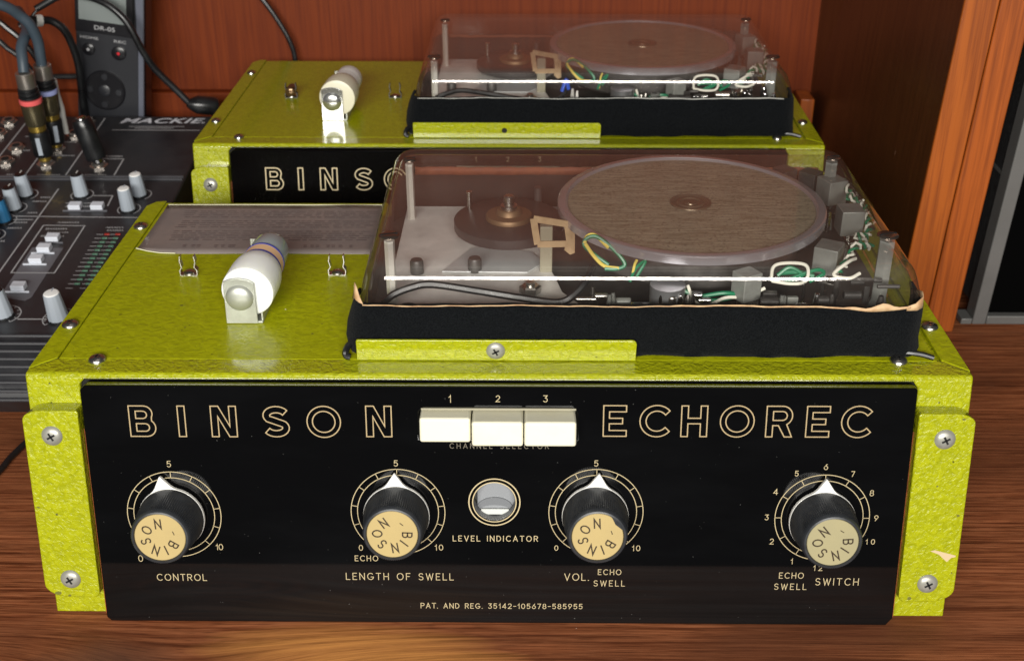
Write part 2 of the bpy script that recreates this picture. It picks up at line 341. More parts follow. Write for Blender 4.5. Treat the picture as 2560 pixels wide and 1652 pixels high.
def arc(cx, cy, rx, ry, a0, a1, n=10):
    return [(cx+rx*math.cos(math.radians(a0+(a1-a0)*i/n)), cy+ry*math.sin(math.radians(a0+(a1-a0)*i/n))) for i in range(n+1)]
def circ(r, n=64): return [(r*math.cos(2*PI*i/n), r*math.sin(2*PI*i/n)) for i in range(n)]
def tmat(v): return Matrix.Translation(Vector(v)*.001)

# ---- single-line engraving alphabet, cap height 1
GL = {
 'A': (.72, [[(0, 0), (.36, 1), (.72, 0)], [(.12, .33), (.60, .33)]]),
 'B': (.60, [[(0, 0), (0, 1), (.33, 1)]+arc(.33, .76, .24, .24, 90, -90, 8)+[(0, .52)], [(.33, .52)]+arc(.34, .26, .26, .26, 90, -90, 8)+[(0, 0)]]),
 'C': (.74, [arc(.42, .5, .42, .5, 48, 312, 16)]),
 'D': (.66, [[(0, 0), (0, 1), (.2, 1)]+arc(.2, .5, .46, .5, 90, -90, 12)+[(0, 0)]]),
 'E': (.52, [[(.52, 1), (0, 1), (0, 0), (.52, 0)], [(0, .52), (.42, .52)]]),
 'F': (.52, [[(.52, 1), (0, 1), (0, 0)], [(0, .52), (.42, .52)]]),
 'G': (.78, [arc(.42, .5, .42, .5, 48, 340, 16)+[(.80, .42), (.48, .42)]]),
 'H': (.64, [[(0, 0), (0, 1)], [(.64, 0), (.64, 1)], [(0, .5), (.64, .5)]]),
 'I': (.02, [[(0, 0), (0, 1)]]),
 'K': (.6, [[(0, 0), (0, 1)], [(.58, 1), (0, .45)], [(.2, .62), (.62, 0)]]),
 'L': (.50, [[(0, 1), (0, 0), (.50, 0)]]),
 'M': (.78, [[(0, 0), (0, 1), (.39, .3), (.78, 1), (.78, 0)]]),
 'N': (.66, [[(0, 0), (0, 1), (.66, 0), (.66, 1)]]),
 'O': (.84, [arc(.42, .5, .42, .5, 90, 450, 22)]),
 'P': (.58, [[(0, 0), (0, 1), (.33, 1)]+arc(.33, .74, .26, .26, 90, -90, 8)+[(0, .48)]]),
 'R': (.60, [[(0, 0), (0, 1), (.33, 1)]+arc(.33, .74, .26, .26, 90, -90, 8)+[(0, .48)], [(.3, .48), (.60, 0)]]),
 'S': (.60, [arc(.31, .75, .27, .25, 30, 265, 11)+arc(.30, .25, .29, .26, 85, -150, 11)]),
 'T': (.62, [[(0, 1), (.62, 1)], [(.31, 1), (.31, 0)]]),
 'U': (.64, [[(0, 1), (0, .32)]+arc(.32, .32, .32, .32, 180, 360, 10)+[(.64, 1)]]),
 'V': (.70, [[(0, 1), (.35, 0), (.70, 1)]]),
 'W': (.96, [[(0, 1), (.24, 0), (.48, .9), (.72, 0), (.96, 1)]]),
 '.': (.04, [[(0, 0), (.05, 0)]]), '-': (.42, [[(0, .48), (.42, .48)]]), ' ': (.35, []),
 '0': (.62, [arc(.31, .5, .31, .5, 90, 450, 20)]), '1': (.24, [[(.0, .72), (.16, .82), (.22, 1), (.22, 0)]]),
 '2': (.60, [arc(.3, .72, .28, .28, 165, -35, 10)+[(0, 0), (.60, 0)]]),
 '3': (.58, [[(.02, 1), (.56, 1), (.26, .62)]+arc(.27, .31, .30, .31, 80, -150, 10)]),
 '4': (.66, [[(.50, 0), (.50, 1), (0, .28), (.66, .28)]]),
 '5': (.58, [[(.54, 1), (.08, 1), (.04, .54)]+arc(.27, .33, .30, .32, 115, -145, 12)]),
 '6': (.60, [[(.46, 1), (.1, .5)]+arc(.3, .31, .30, .31, 150, -210, 20)]),
 '7': (.56, [[(0, 1), (.56, 1), (.18, 0)]]),
 '8': (.58, [arc(.29, .76, .24, .24, 90, 450, 16), arc(.29, .27, .29, .27, 90, 450, 18)]),
 '9': (.60, [[(.14, 0), (.5, .5)]+arc(.3, .69, .30, .31, -30, 330, 20)]),
}
def text_strokes(s, x0, x1, z0, h, gap=.28):
    ws = [GL[c][0]*h for c in s]; tot = sum(ws); sp = (x1-x0-tot)/max(1, len(s)-1) if x1 is not None else gap*h
    x = x0; out = []
    for c, w_ in zip(s, ws):
        for st in GL[c][1]: out.append([(x+px*h, z0+py*h) for px, py in st])
        x += w_+sp
    return out
# ---- outlined capitals, height 1
T_ = .215
def thick(cl, t):
    P = [Vector(p) for p in cl]; n = len(P); a = []; b = []
    for i in range(n):
        d = (P[min(i+1, n-1)]-P[max(i-1, 0)]).normalized(); nn = Vector((-d.y, d.x)); a.append(tuple(P[i]+nn*t/2)); b.append(tuple(P[i]-nn*t/2))
    return a+b[::-1]
OUT = {
 'I': (.215, [[(0, 0), (0, 1), (T_, 1), (T_, 0)]]),
 'N': (.77, [[(0, 0), (0, 1), (.235, 1), (.56, .34), (.56, 1), (.77, 1), (.77, 0), (.535, 0), (.21, .66), (.21, 0)]]),
 'B': (.79, [[(0, 0), (0, 1), (.45, 1)]+arc(.45, .75, .26, .25, 90, -28, 9)+arc(.50, .285, .285, .285, 52, -90, 9), [(.2, .59), (.2, .83), (.42, .83)]+arc(.42, .71, .12, .12, 90, -90, 7), [(.2, .17), (.2, .42), (.47, .42)]+arc(.47, .295, .125, .125, 90, -90, 7)]),
 'S': (.78, [thick(arc(.40, .70, .30, .195, 28, 215, 12)+[(.24, .56), (.40, .50), (.56, .44)]+arc(.38, .30, .30, .195, 35, -152, 12), T_*.95)]),
 'O': (1.02, [arc(.51, .5, .51, .51, 0, 358, 40), arc(.51, .5, .345, .345, 0, 358, 34)]),
 'E': (.70, [[(0, 0), (0, 1), (.69, 1), (.69, .80), (.18, .80), (.18, .59), (.58, .59), (.58, .41), (.18, .41), (.18, .19), (.70, .19), (.70, 0)]]),
 'C': (.87, [thick(arc(.51, .5, .42, .42, 40, 320, 26), .185)]),
 'H': (.78, [[(0, 0), (0, 1), (.2, 1), (.2, .60), (.58, .60), (.58, 1), (.78, 1), (.78, 0), (.58, 0), (.58, .42), (.2, .42), (.2, 0)]]),
 'R': (.79, [[(0, 0), (0, 1), (.48, 1)]+arc(.48, .685, .30, .315, 90, -62, 12)+[(.79, 0), (.57, 0), (.37, .37), (.2, .37), (.2, 0)], [(.2, .54), (.2, .83), (.48, .83)]+arc(.48, .685, .14, .145, 90, -90, 8)]),
}
# ------------------------------------------------------------------ planes of the echo machine, local mm
L = .1811; TH = math.atan(L); CN, SN = math.cos(TH), math.sin(TH)
H = 124.8; D = 229.6
def FM(x, z, dy=0, o=0):
    """matrix of a local frame on the leaning front: X right, Y up the slope, Z out of the face"""
    M = Matrix(((1, 0, 0, x), (0, SN, -CN, dy+L*z), (0, CN, SN, z), (0, 0, 0, 1)))
    return M @ Matrix.Translation((0, 0, o))
def F2(x, z): return (x, z/CN)   # (x, vertical z) -> flat coordinates of the frame FM(0,0)

def screw_mesh(mb, r=4.3, h=2.0, cross=True, slot=False):
    mb.m = 0; mb.lathe([(r, 0), (r, h*.25), (r*.86, h*.62), (r*.6, h*.9), (r*.28, h)], 24)
    mb.m = 1
    if cross:
        for a in (0, PI/2):
            M0 = mb.M; mb.M = mb.M @ Matrix.Rotation(a+.5, 4, 'Z'); mb.box(-r*.42, r*.42, -r*.10, r*.10, h*.80, h*1.02); mb.M = M0
    if slot: mb.box(-r*.85, r*.85, -r*.12, r*.12, h*.62, h*1.01)
def make_screw(name, r, h, parent, M, cross=True, slot=False, mats=None):
    mb = MB(); screw_mesh(mb, r, h, cross, slot); o = mb.build(name, mats or [STEEL, DARK], parent); o.matrix_basis = mm(M); return o
def mm(M):
    N_ = M.copy(); N_.translation = M.translation*.001; return N_

KN = [(65.7, 58.2, 10, 0, CAP, 22.5), (172.7, 60.0, 1, 30, CAP, 21.8), (266.8, 60.4, -4, 0, CAP, 24.1), (374.1, 58.1, -1, 36, CAPDULL, 23.8)]
def knob_shape():
    # fluted body
    mb = MB(); n = 180; prof = [(15.5, 3.2), (15.6, 4.0), (15.0, 6), (13.6, 18.5), (13.4, 20.6), (13.0, 21.4)]
    vs = []; fs = []
    for k, (r, z) in enumerate(prof):
        for i in range(n):
            a = 2*PI*i/n; rr = r+(.38 if (i % 2 and 1 < k < 5) else 0); vs.append((rr*math.cos(a), rr*math.sin(a), z))
    for k in range(len(prof)-1):
        for i in range(n): j = (i+1) % n; fs.append((k*n+i, k*n+j, (k+1)*n+j, (k+1)*n+i))
    fs.append(tuple(range(n))[::-1]); mb.add(vs, fs)
    mb.lathe([(13.0, 21.4), (12.2, 21.6), (11.9, 21.0), (11.8, 20.6)], n, cap=False); mb.lathe([(4, .02), (4, 3.5)], 20)
    return mb
knob_mb = knob_shape()
def make_knob(parent, cx, cz, ang, rot, capm, off, chip=False):
    o = knob_mb.build('knob', KNOB, parent, ang=50); k = off/21.6
    o.matrix_basis = mm(FM(cx-.5, cz-.6, -7, .0)) @ Matrix.Diagonal((1, 1, k, 1))
    # white skirt plate with its pointer
    mb = MB(); R = 16.4; pts = []
    a0 = math.degrees(math.acos(R/21.5))+10
    R = 15.75; pts = [(R*math.cos(t), R*math.sin(t)) for t in [math.radians(90+25+(360-50)*i/48) for i in range(49)]]
    pts = [p for p in pts]+[(5.0, 15.4), (3.7, 16.8), (.25, 22.0), (-.25, 22.0), (-3.7, 16.8), (-5.0, 15.4)]
    M0 = Matrix.Rotation(math.radians(ang), 4, 'Z'); mb.M = M0; mb.prism(pts, 1.6, 3.3); p = mb.build('pointer', WHITE, o, bev=.15)
    mb = MB(); mb.lathe([(11.75, 20.3), (11.75, 20.95), (11.5, 21.15)], 64)
    c = mb.build('gold_cap', capm, o, bev=0)
    if chip:
        mb = MB(); mb.prism([(12.3*math.cos(a), 12.3*math.sin(a)) for a in [math.radians(t) for t in range(15, 66, 5)]]+[(6.5, 9.6), (8.0, 6.4), (9.0, 5.6)], 21.17, 21.3); mb.build('chipped_edge', KNOB, o)
    mb = MB()
    for ch, th in (('N', 93), ('O', 146), ('S', 196), ('N', 249), ('I', 290), ('B', 328), ('-', 20)):
        a = math.radians(th+rot); r = 6.9; mb.M = Matrix.Rotation(a-PI/2, 4, 'Z') @ Matrix.Translation((0, r, 21.19)); h = 4.3; wd = GL[ch][0]*h*.9
        for st in GL[ch][1]: mb.ribbon([(-wd/2+px*h*.9, -h/2+py*h) for px, py in st], .68 if ch != '-' else .42)
    mb.build('cap_lettering', CAPINK, o, smooth=False)
    return o

def wirepath(pts, jitter=.6): return [(x+random.uniform(-jitter, jitter), y+random.uniform(-jitter, jitter), z+random.uniform(-jitter, jitter)) for x, y, z in pts]
def twisted(pts, r, pitch, amp, phase=0):
    P = [Vector(p) for p in pts]; Q = []; dist = 0
    for i in range(len(P)-1):
        n = max(2, int((P[i+1]-P[i]).length/pitch*5))
        for k in range(n):
            t = k/n; p = P[i].lerp(P[i+1], t); d = (P[i+1]-P[i]).normalized(); a = d.cross(Vector((0, 0, 1))).normalized(); b = d.cross(a)
            ph = dist/pitch*2*PI+phase; Q.append(p+amp*(a*math.cos(ph)+b*math.sin(ph))); dist += (P[i+1]-P[i]).length/n
    Q.append(P[-1]); return Q

def rrect(x0, x1, y0, y1, r, n=8):
    r = max(r, .05); out = []
    for cx, cy, a in ((x1-r, y0+r, -90), (x1-r, y1-r, 0), (x0+r, y1-r, 90), (x0+r, y0+r, 180)):
        out += arc(cx, cy, r, r, a, a+90, n)
    return out

# ================================================================== the echo machine
def echo_machine(front, loc, rz, label):
    root = thing('echo_machine', label, 'echo machine', loc, rz, 'echo machines')
    # --- casing with folded front lip
    mb = MB(); zr = 2.6
    prof = [(.15, .5), (L*(H-2.5), H-2.5)]
    # rounded fold from the slope to the level top
    c = (L*(H-3.2)+3.0*CN, H-3.2+3.0*-SN)
    prof += [(L*(H-2.5)+2.45+2.5*math.cos(math.radians(t)), H-2.5+2.5*math.sin(math.radians(t))) for t in (160, 145, 130, 115, 102, 90)]
    prof += [(37.0, H), (37.0, H-1.4), (D-.4, H-1.4), (D-.4, .5)]
    mb.prism(prof, 0, 440, 'YZ'); case = mb.build('casing', GF, root, ang=25)
    mb = MB(); mb.M = FM(0, 0)
    poly = [(27, -30), (413.4, -30), (414.8, F2(0, 119.0)[1]), (412.2, F2(0, 122.9)[1]), (28.0, F2(0, 122.9)[1]), (25.0, F2(0, 119.6)[1])]
    mb.prism(poly, -12, 9); cut = mb.build('cut', GF, root); boolean(case, cut); addbev(case, .7, 2)
    mb = MB(); mb.box(20, 420, 24, 26, 3, 121); mb.build('inner_tray', DARK, root)
    # --- top plate and side flanges
    mb = MB(); mb.box(11.2, 427.4, 37.0, D, H-1.3, H); mb.build('top_plate', GT if front else GT2, root, smooth=False)
    for s in (0, 1):
        f = [(.1, 27.5), (10.4, 37.3), (10.4, D+3), (4.5, D+2), (.1, D-5)]
        if s: f = [(440-x, y) for x, y in f][::-1]
        mb = MB(); mb.prism(f, H-1.3, H+.35); mb.build('top_flange', GT if front else GT2, root, bev=.3)
    for s in (0, 1):
        mb = MB(); pts = [(10.8, 37.2), (6.5, 32.5), (2.6, 28.6)] if not s else [(427.8, 37.2), (433.0, 31.0), (438.6, 27.4)]
        mb.ribbon(pts, .45, z=H+.06); mb.build('corner_seam', SEAM, root, smooth=False)
    if front:
        for x, y, r in ((55.5, 92, .8), (63.4, 68, .5), (62.6, 65, .4), (65, 70.5, .4), (128, 62, .6), (110, 88, .4), (36, 47, .5)):
            mb = MB(); mb.prism([(x+r*(1+.4*math.sin(k*2.3))*math.cos(k*.9), y+r*1.2*math.sin(k*.9)) for k in range(7)], H+.01, H+.05); mb.build('paint_chip', SEAM if x != 110 else WHITE, root, smooth=False)
    # --- rubber feet
    for x in (35, 405):
        for y in (30, 205):
            mb = MB(); mb.lathe([(9, 0), (9, .9)], 20, (x, y, 0)); mb.build('rubber_foot', RUB, root)
    # --- screws on the top
    for x, y in ((29.9, 35.3), (5.6, 69.5), (5.9, 192.2), (409.2, 36.6), (433.6, 70.0), (433.8, 192)):
        edge = x < 10 or x > 430
        make_screw('screw', 4.1 if front else 3.4, 2.3, root, Matrix.Translation((x, y, H+(.35 if edge else 0))) @ Matrix.Rotation(random.random()*3, 4, 'Z'))
    # --- handle brackets (raised side cheeks)
    for s in (0, 1):
        z0, z1 = 14.5, 110.5; x0, x1 = (.3, 26.6); r = 9
        pl = arc(x0+r, z1/CN-5, r, 5, 180, 90, 6)+[(x1-1, z1/CN)]+[(x1, z1/CN-1), (x1, z0/CN+3)]+arc(x1-3, z0/CN+3, 3, 3, 0, -90, 4)+arc(x0+12, z0/CN+7, 12, 7, -90, -180, 8)
        if s: pl = [(440-x, y) for x, y in pl][::-1]
        mb = MB(); mb.M = FM(0, 0); mb.prism(pl, .1, 10.2); mb.build('side_bracket', GF, root, bev=2.0, seg=4)
        for z in (100.0, 26.2):
            make_screw('screw', 4.9, 2.2, root, FM(13.4 if not s else 426.4, z, -10.2, -.2), mats=[PANSCREW, DARK])
    if front:
        mb = MB(); mb.M = FM(0, 0); mb.prism([(438.2, 40), (428.0, 42.8), (425.8, 42.3), (430.0, 40.6), (434.2, 36.6), (436.2, 38.8), (438.0, 39.2)], 10.15, 10.32); mb.build('bare_paint_chip', mat('bare_primer', (.52, .40, .24), .7), root, smooth=False)
    if front:
        for cx_, cz_, r in ((6.5, 16.8, 1.5), (12, 15.6, .9), (418.6, 16.4, 1.4), (436.9, 60, 1.0), (2.4, 62, .8), (434, 108, .8)):
            mb = MB(); mb.M = FM(0, 0, 0, 10.16); mb.prism([(cx_+r*(1+.45*math.sin(k*2.1+cx_))*math.cos(k*.9), cz_/CN+r*.7*math.sin(k*.9)) for k in range(7)], 0, .05); mb.build('paint_chip', SEAM, root, smooth=False)
    # --- glossy black front panel
    PX0, PX1, PZ0, PZ1 = 27.4, 412.8, .9, 122.8
    y0, y1 = PZ0/CN, PZ1/CN
    mb = MB(); mb.M = FM(0, 0, -7, 0); ch = 2.2
    poly = [(PX0+ch, y0), (PX1-3, y0), (PX1, y0+4), (PX1, y1-1), (PX1-.8, y1), (PX0+ch, y1), (PX0, y1-ch), (PX0, y0+ch)]
    mb.prism(poly, -7.4, 0); panel = mb.build('front_panel', PANEL, root)
    mb = MB(); mb.M = FM(184.3-.2, 0, -7, 0)
    sx0, sx1, sz0, sz1 = -.3, 73.1, 97.3, 112.6
    mb.prism([(sx0, sz0/CN), (sx1, sz0/CN), (sx1, sz1/CN-2.5), (sx1-2.5, sz1/CN), (sx0+2, sz1/CN), (sx0, sz1/CN-2)], -9, 2); boolean(panel, mb.build('cut', PANEL, root))
    mb = MB(); mb.M = FM(218.6, 65.4, -7, 0); mb.lathe([(9.9, -9), (9.9, 2)], 48); boolean(panel, mb.build('cut', PANEL, root))
    addbev(panel, .55, 2)
    for xa in (26.9, 412.85):
        mb = MB(); mb.M = FM(0, 0, -7, 0); mb.box(xa, xa+.45, y0+4, y1-22, -7.2, -1.2); mb.build('fibre_backing', DKRED, panel)
    # --- lettering
    bold = 0 if front else .28; sh = 0 if front else 2.6
    lw_ = .52 if front else .78
    for word, xs, zb in (('BINSON', (49.1, 71.8, 87.2, 111.5, 131.8, 159.3), 98.0), ('ECHOREC', (269.3, 286.2, 305.3, 323.3, 344.5, 363.0, 379.2), 99.0)):
        for chh, x in zip(word, xs):
            h = 15.25; zz = zb+(.3 if x > 150 and word == 'BINSON' else 0)-(2.4 if not front else 0)
            mb = MB(); mb.M = FM(0, 0, -7, .06)
            for lp in OUT[chh][1]: mb.ribbon([(x+sh+px*h, zz/CN+py*h) for px, py in lp], lw_, closed=True)
            mb.build('outlined_letter', GOLD2 if front else GOLD, panel, smooth=False)
    def t(s, x0, x1, z0, z1, wd=.33, gm=None):
        mb = MB(); mb.M = FM(0, 0, -7, .07)
        for st in text_strokes(s, x0, x1, z0/CN, (z1-z0)/CN): mb.ribbon(st, wd)
        mb.build('legend', gm or GOLD, panel, smooth=False)
    for a in (('CONTROL', 54.4, 78.4, 23.4, 26.7), ('LENGTH OF SWELL', 146.5, 198.5, 24.4, 27.8), ('LEVEL INDICATOR', 198.7, 239.2, 45.2, 47.9), ('VOL.', 252.4, 264.0, 24.6, 28.1),
              ('SWITCH', 373.7, 394.3, 22.8, 26.3)): t(*a)
    for a in (('ECHO', 151.2, 162.2, 34.4, 37.1), ('ECHO', 268.6, 279.6, 27.7, 30.4), ('SWELL', 266.6, 281.5, 21.6, 24.5), ('ECHO', 356.0, 367.6, 26.3, 29.2), ('SWELL', 354.0, 369.4, 20.3, 23.3),
              ('5', 64.6, None, 82.7, 85.6), ('10', 84.4, 87.6, 39.9, 42.8), ('0', 46.3, None, 33.5, 36.6), ('5', 171.6, None, 83.6, 86.4), ('0', 153.4, None, 40, 42.7), ('10', 190, 193.7, 40.3, 43.1),
              ('5', 265.6, None, 84, 86.8), ('0', 247.4, None, 40.5, 43.0), ('10', 284.7, 288.3, 40.5, 43.2),
              ('1', 361.1, None, 34.0, 36.6), ('2', 350.3, None, 44.4, 47.1), ('3', 347.1, None, 57.0, 59.6), ('4', 350.3, None, 70.0, 72.7), ('5', 359.7, None, 79.5, 82.0), ('6', 373.0, None, 82.8, 85.5),
              ('7', 386.0, None, 79.4, 81.9), ('8', 395.6, None, 69.6, 72.4), ('9', 398.9, None, 56.8, 59.5), ('10', 396.0, 400.1, 44.6, 47.1), ('12', 372.2, 376.3, 30.5, 33.2),
              ('1', 197.9, None, 115.3, 118.7), ('2', 219.6, None, 115.7, 118.6), ('3', 241.5, None, 115.7, 118.7)): t(*a, .30)
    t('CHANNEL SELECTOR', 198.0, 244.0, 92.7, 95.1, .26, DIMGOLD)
    mb = MB(); mb.M = FM(0, 0, -7, .07)
    for st in text_strokes('PAT', 182.4, 189.6, 9.1/CN, 2.7): mb.ribbon(st, .3)
    for st in text_strokes('. AND REG. 35142-105678-585955', 190.4, 261.2, 9.1/CN, 2.6): mb.ribbon(st, .30)
    mb.build('legend', GOLD, panel, smooth=False)
    # dial rings and ticks
    for k, (cx, cz, *_r) in enumerate(KN):
        cy = cz/CN; R2, R1 = 22.35, 19.3; mb = MB(); mb.M = FM(0, 0, -7, .07)
        for R in (R2, R1): mb.ribbon([(cx+x, cy+y) for x, y in circ(R, 96)], .34, closed=True)
        angs = [240-30*i for i in range(12)] if k == 3 else [225-27*i for i in range(11)]
        for a in angs:
            ca, sa = math.cos(math.radians(a)), math.sin(math.radians(a)); mb.ribbon([(cx+R1*ca, cy+R1*sa), (cx+R2*ca, cy+R2*sa)], .30)
        mb.build('dial_scale', GOLD, panel, smooth=False)
    mb = MB(); mb.M = FM(0, 0, -7, .07)
    for R, wd in ((12.1, .55), (10.3, .50)): mb.ribbon([(218.6+x, 65.4/CN+y) for x, y in circ(R, 72)], wd, closed=True)
    mb.build('indicator_ring', GOLD, panel, smooth=False)
    # --- level indicator set behind its round window
    mb = MB(); mb.M = FM(218.6, 65.4, -7, 0); mb.lathe([(10.2, -7.2), (9.85, -7.2), (9.85, -.3)], 48, cap=False); mb.lathe([(10.4, -12.6), (10.4, -12.5)], 40)
    li = mb.build('level_indicator', mat('indicator_housing', (.10, .10, .105), .4), root)
    mb = MB(); mb.M = FM(218.6, 65.4, -7, 0); mb.box(-8.4, 9.8, -9.8, 9.8, -8.6, -7.6); mb.build('reflector_plate', MIRROR, li, bev=.3)
    mb = MB(); mb.M = FM(218.6, 65.4, -7, 0); mb.box(-6.6, 6.8, -9.4, -6.6, -7.0, -5.8); mb.build('white_target', WHITE, li, bev=.2)
    mb = MB(); mb.M = FM(218.6, 65.4, -7, 0) @ Matrix.Translation((0, -3, 0)); mb.prism(arc(0, -3.4, 8.6, 5.6, 15, 165, 14)+arc(0, -4.4, 7.4, 2.6, 165, 15, 14), -7.2, -6.6); mb.build('shade_arc', ARCG, li)  # grey arc piece stands in for the arc of shade above the target
    mb = MB(); mb.M = FM(218.6, 65.4, -7, 0); mb.lathe([(9.8, -1.4), (9.8, -.9), (7.5, -.55), (4, -.35), (1, -.3)], 48); mb.build('window_glass', GLASS, li)
    # --- channel keys
    for i, (x0, x1, off, dz) in enumerate(((184.5, 208.0, 6.4, .9), (208.7, 232.2, 10.8, 0), (232.7, 256.4, 10.8, 0))):
        mb = MB(); mb.M = FM(0, 0, -7, 0); yb, yt = 98.1/CN, 111.2/CN
        P = [(x0, yb, -10), (x1, yb, -10), (x1, yt, -10), (x0, yt, -10), (x0, yb, off), (x1, yb, off), (x1, yt-1.3, off), (x0, yt-1.3, off)]
        mb.add(P, [(0, 3, 2, 1), (4, 5, 6, 7), (0, 1, 5, 4), (2, 3, 7, 6), (0, 4, 7, 3), (1, 2, 6, 5)])
        k = mb.build('channel_key', CREAM, root, bev=1.3, seg=4)
        if i == 0: k['label'] = 'cream channel key pressed deeper than the two beside it'
    mb = MB(); mb.M = FM(0, 0, -7, 0)
    mb.box(184.9, 256.6, 111.5/CN, 112.45/CN, -6, .35); mb.build('key_slot_liner', mat('slot_liner', (.30, .28, .20), .5), root, bev=.2)
    # --- knobs
    for k, a in enumerate(KN): make_knob(root, *a, chip=(k == 2 and front))
    # --- front retaining bracket of the cover
    bx0, bx1, bh = 153.4, 285.2, 11.3
    mb = MB(); r = 1.6
    pl = [(bx0, H+.4), (bx1, H+.4), (bx1, H+bh-2)]+arc(bx1-2, H+bh-2, 2, 2, 0, 90, 4)+arc(bx0+1, H+bh-1, 1, 1, 90, 180, 3)
    mb.prism(pl, 35.2, 36.6, 'XZ'); br = mb.build('cover_bracket', GF, root, bev=.35)
    mb = MB(); mb.box(bx0+1, bx1-1, 36.7, 37.9, H+.05, H+3.5); mb.build('bracket_foot', DARK, br)
    if front: make_screw('bracket_screw', 4.4, 1.9, br, Matrix.Translation((219.1, 35.2, H+5.9)) @ Matrix.Rotation(PI/2, 4, 'X'), mats=[PANSCREW, DARK])
    else:
        mb = MB(); mb.lathe([(1.9, 0), (1.9, .4)], 16, (217.7, 35.1, H+5.8), 'Y'); mb.build('bracket_hole', DARK, br)
    # --- nylon tube held by a zinc tab
    tx = 91.7; mb = MB()
    T0 = Matrix.Translation((tx, 0, 141.4)) @ Matrix.Rotation(math.radians(-2.5), 4, 'Z') @ Matrix.Translation((0, 74.2, 0)) @ Matrix.Rotation(-PI/2, 4, 'X') 
    mb.M = T0; mb.lathe([(11.2, 0), (12.9, .6), (13.1, 1.6), (13.1, 16), (12.7, 20.5), (11.6, 25), (10.9, 25.6)], 56)
    tb = mb.build('nylon_tube', NYLON if front else NYLON3, root)
    mb = MB(); mb.M = T0; mb.lathe([(10.9, 25), (10.4, 36.6)], 48); mb.build('paper_band', PEACH if front else NYLON2, tb)
    if front:
        for z in (26.4, 35.0):
            mb = MB(); mb.M = T0; mb.lathe([(11.0-(z-26)*.04, z), (11.0-(z-26)*.04, z+1.4)], 48); mb.build('blue_stripe', BLUEBAND, tb)
    mb = MB(); mb.M = T0; mb.lathe([(9.9, 36), (10.1, 37.5), (9.9, 50), (8.6, 54), (5, 55.4)], 40); mb.build('tube_end', ENDGLASS if front else NYLON2, tb)
    mb = MB(); mb.prism([(83.4, H+.2), (99.2, H+.2), (99.3, H+22.6), (96, H+24.4), (91.6, H+25.2), (87, H+24.6), (84.0, H+23.2)], 72.0, 73.0, 'XZ')
    ZM = ZINC if front else ZINC2; tab = mb.build('zinc_tab', ZM, root, bev=.25)
    mb = MB(); mb.lathe([(7.0, 0), (6.6, -.9), (5.2, -1.9), (3.0, -2.5), (.8, -2.7)], 40, (91.4, 72.0, H+14.6), 'Y'); mb.build('pressed_dimple', ZM, tab)
    mb = MB(); mb.box(97.0, 101.5, 72.6, 119, H+.1, H+1.2); mb.box(100.6, 101.6, 74, 119, H+.1, H+5); mb.box(85, 98.2, 131, 132, H+.1, H+20); mb.box(85, 98, 119, 131, H+.1, H+1.2); mb.build('tab_base', ZINC, tab, bev=.2)
    # --- little spring clips
    for k, (x, y) in enumerate(((50.6, 129.0), (131.0, 130.0))):
        mb = MB()
        mb.box(x-4.6, x+4.6, y-2.2, y+2.2, H+.02, H+.5)
        for sg in (-1, 1):
            pth = [(4.7, 0), (4.9, 3.0), (3.6, 4.8), (4.4, 8.2), (3.9, 11.4)]
            for a, b in zip(pth, pth[1:]):
                A = [(x+sg*a[0], y-2.0, H+a[1]), (x+sg*b[0], y-1.7, H+b[1]), (x+sg*b[0], y+1.7, H+b[1]), (x+sg*a[0], y+2.0, H+a[1])]
                B_ = [(p[0]-sg*.45, p[1], p[2]) for p in A]; mb.add(A+B_, [(0, 1, 2, 3), (7, 6, 5, 4), (0, 4, 5, 1), (1, 5, 6, 2), (2, 6, 7, 3), (3, 7, 4, 0)])
        cl = mb.build('spring_clip', IRON if not front else STEEL, root)
        mb = MB(); mb.lathe([(3.3, 0), (3.1, 1.0), (1.8, 1.8), (.4, 2.0)], 20, (x, y, H+.5)); mb.build('rivet', STEEL, cl)
        if not front and k == 0:
            mb = MB(); mb.lathe([(2.4, -6), (3.6, -5.2), (3.9, 0), (3.6, 6), (2.2, 9)], 24, (x, y, H+5.6), 'Y'); mb.build('small_fuse', mat('brown_fuse', (.12, .07, .03), .2, .6), cl)
    # --- instruction sheet
    if front:
        mb = MB(); nx, ny = 24, 10; X0, X1, Y0, Y1 = 13.0, 146, 155.3, 225.6; vs = []
        for j in range(ny+1):
            for i in range(nx+1):
                x = X0+(X1-X0)*i/nx; y = Y0+(Y1-Y0)*j/ny+(3.4*(1-i/2.4) if j == 0 and i < 3 else 0); z = H+.25
                z += 1.4*math.exp(-(((x-X0)/9)**2+((y-Y0)/6)**2)); z += .25*math.exp(-((y-Y1)/5)**2)*(.5+.5*math.sin(x/9)); vs.append((x, y, z+.15*math.sin(x/14+y/20)+.15))
        mb.add(vs, [(j*(nx+1)+i, j*(nx+1)+i+1, (j+1)*(nx+1)+i+1, (j+1)*(nx+1)+i) for j in range(ny) for i in range(nx)])
        sh_ = mb.build('instruction_sheet', LABEL, root); s_ = sh_.modifiers.new('s', 'SOLIDIFY'); s_.thickness = .0003
        mb = MB(); z = H+.85; rr = random.Random(4)
        for j in range(15):
            y = 215.5-j*3.0; x = 26.0+rr.uniform(0, 3)
            if j in (4, 9): continue
            while x < 140:
                l = rr.uniform(1.5, 6.5); mb.ribbon([(x, y), (x+l*.5, y+rr.uniform(-.2, .2)), (x+l, y)], rr.uniform(.5, .9), z=z-.2); x += l+rr.uniform(1.2, 3.2)
        for x in (38, 43, 46, 56, 60, 64, 66, 107, 111, 114, 120, 123, 127, 133): mb.ribbon([(x, 165.2), (x+1.0, 165.2)], .9, z=z); mb.ribbon([(x+.2, 163.2), (x+1.4, 163.2)], .6, z=z)
        mb.build('sheet_print', LABELINK, sh_, smooth=False)
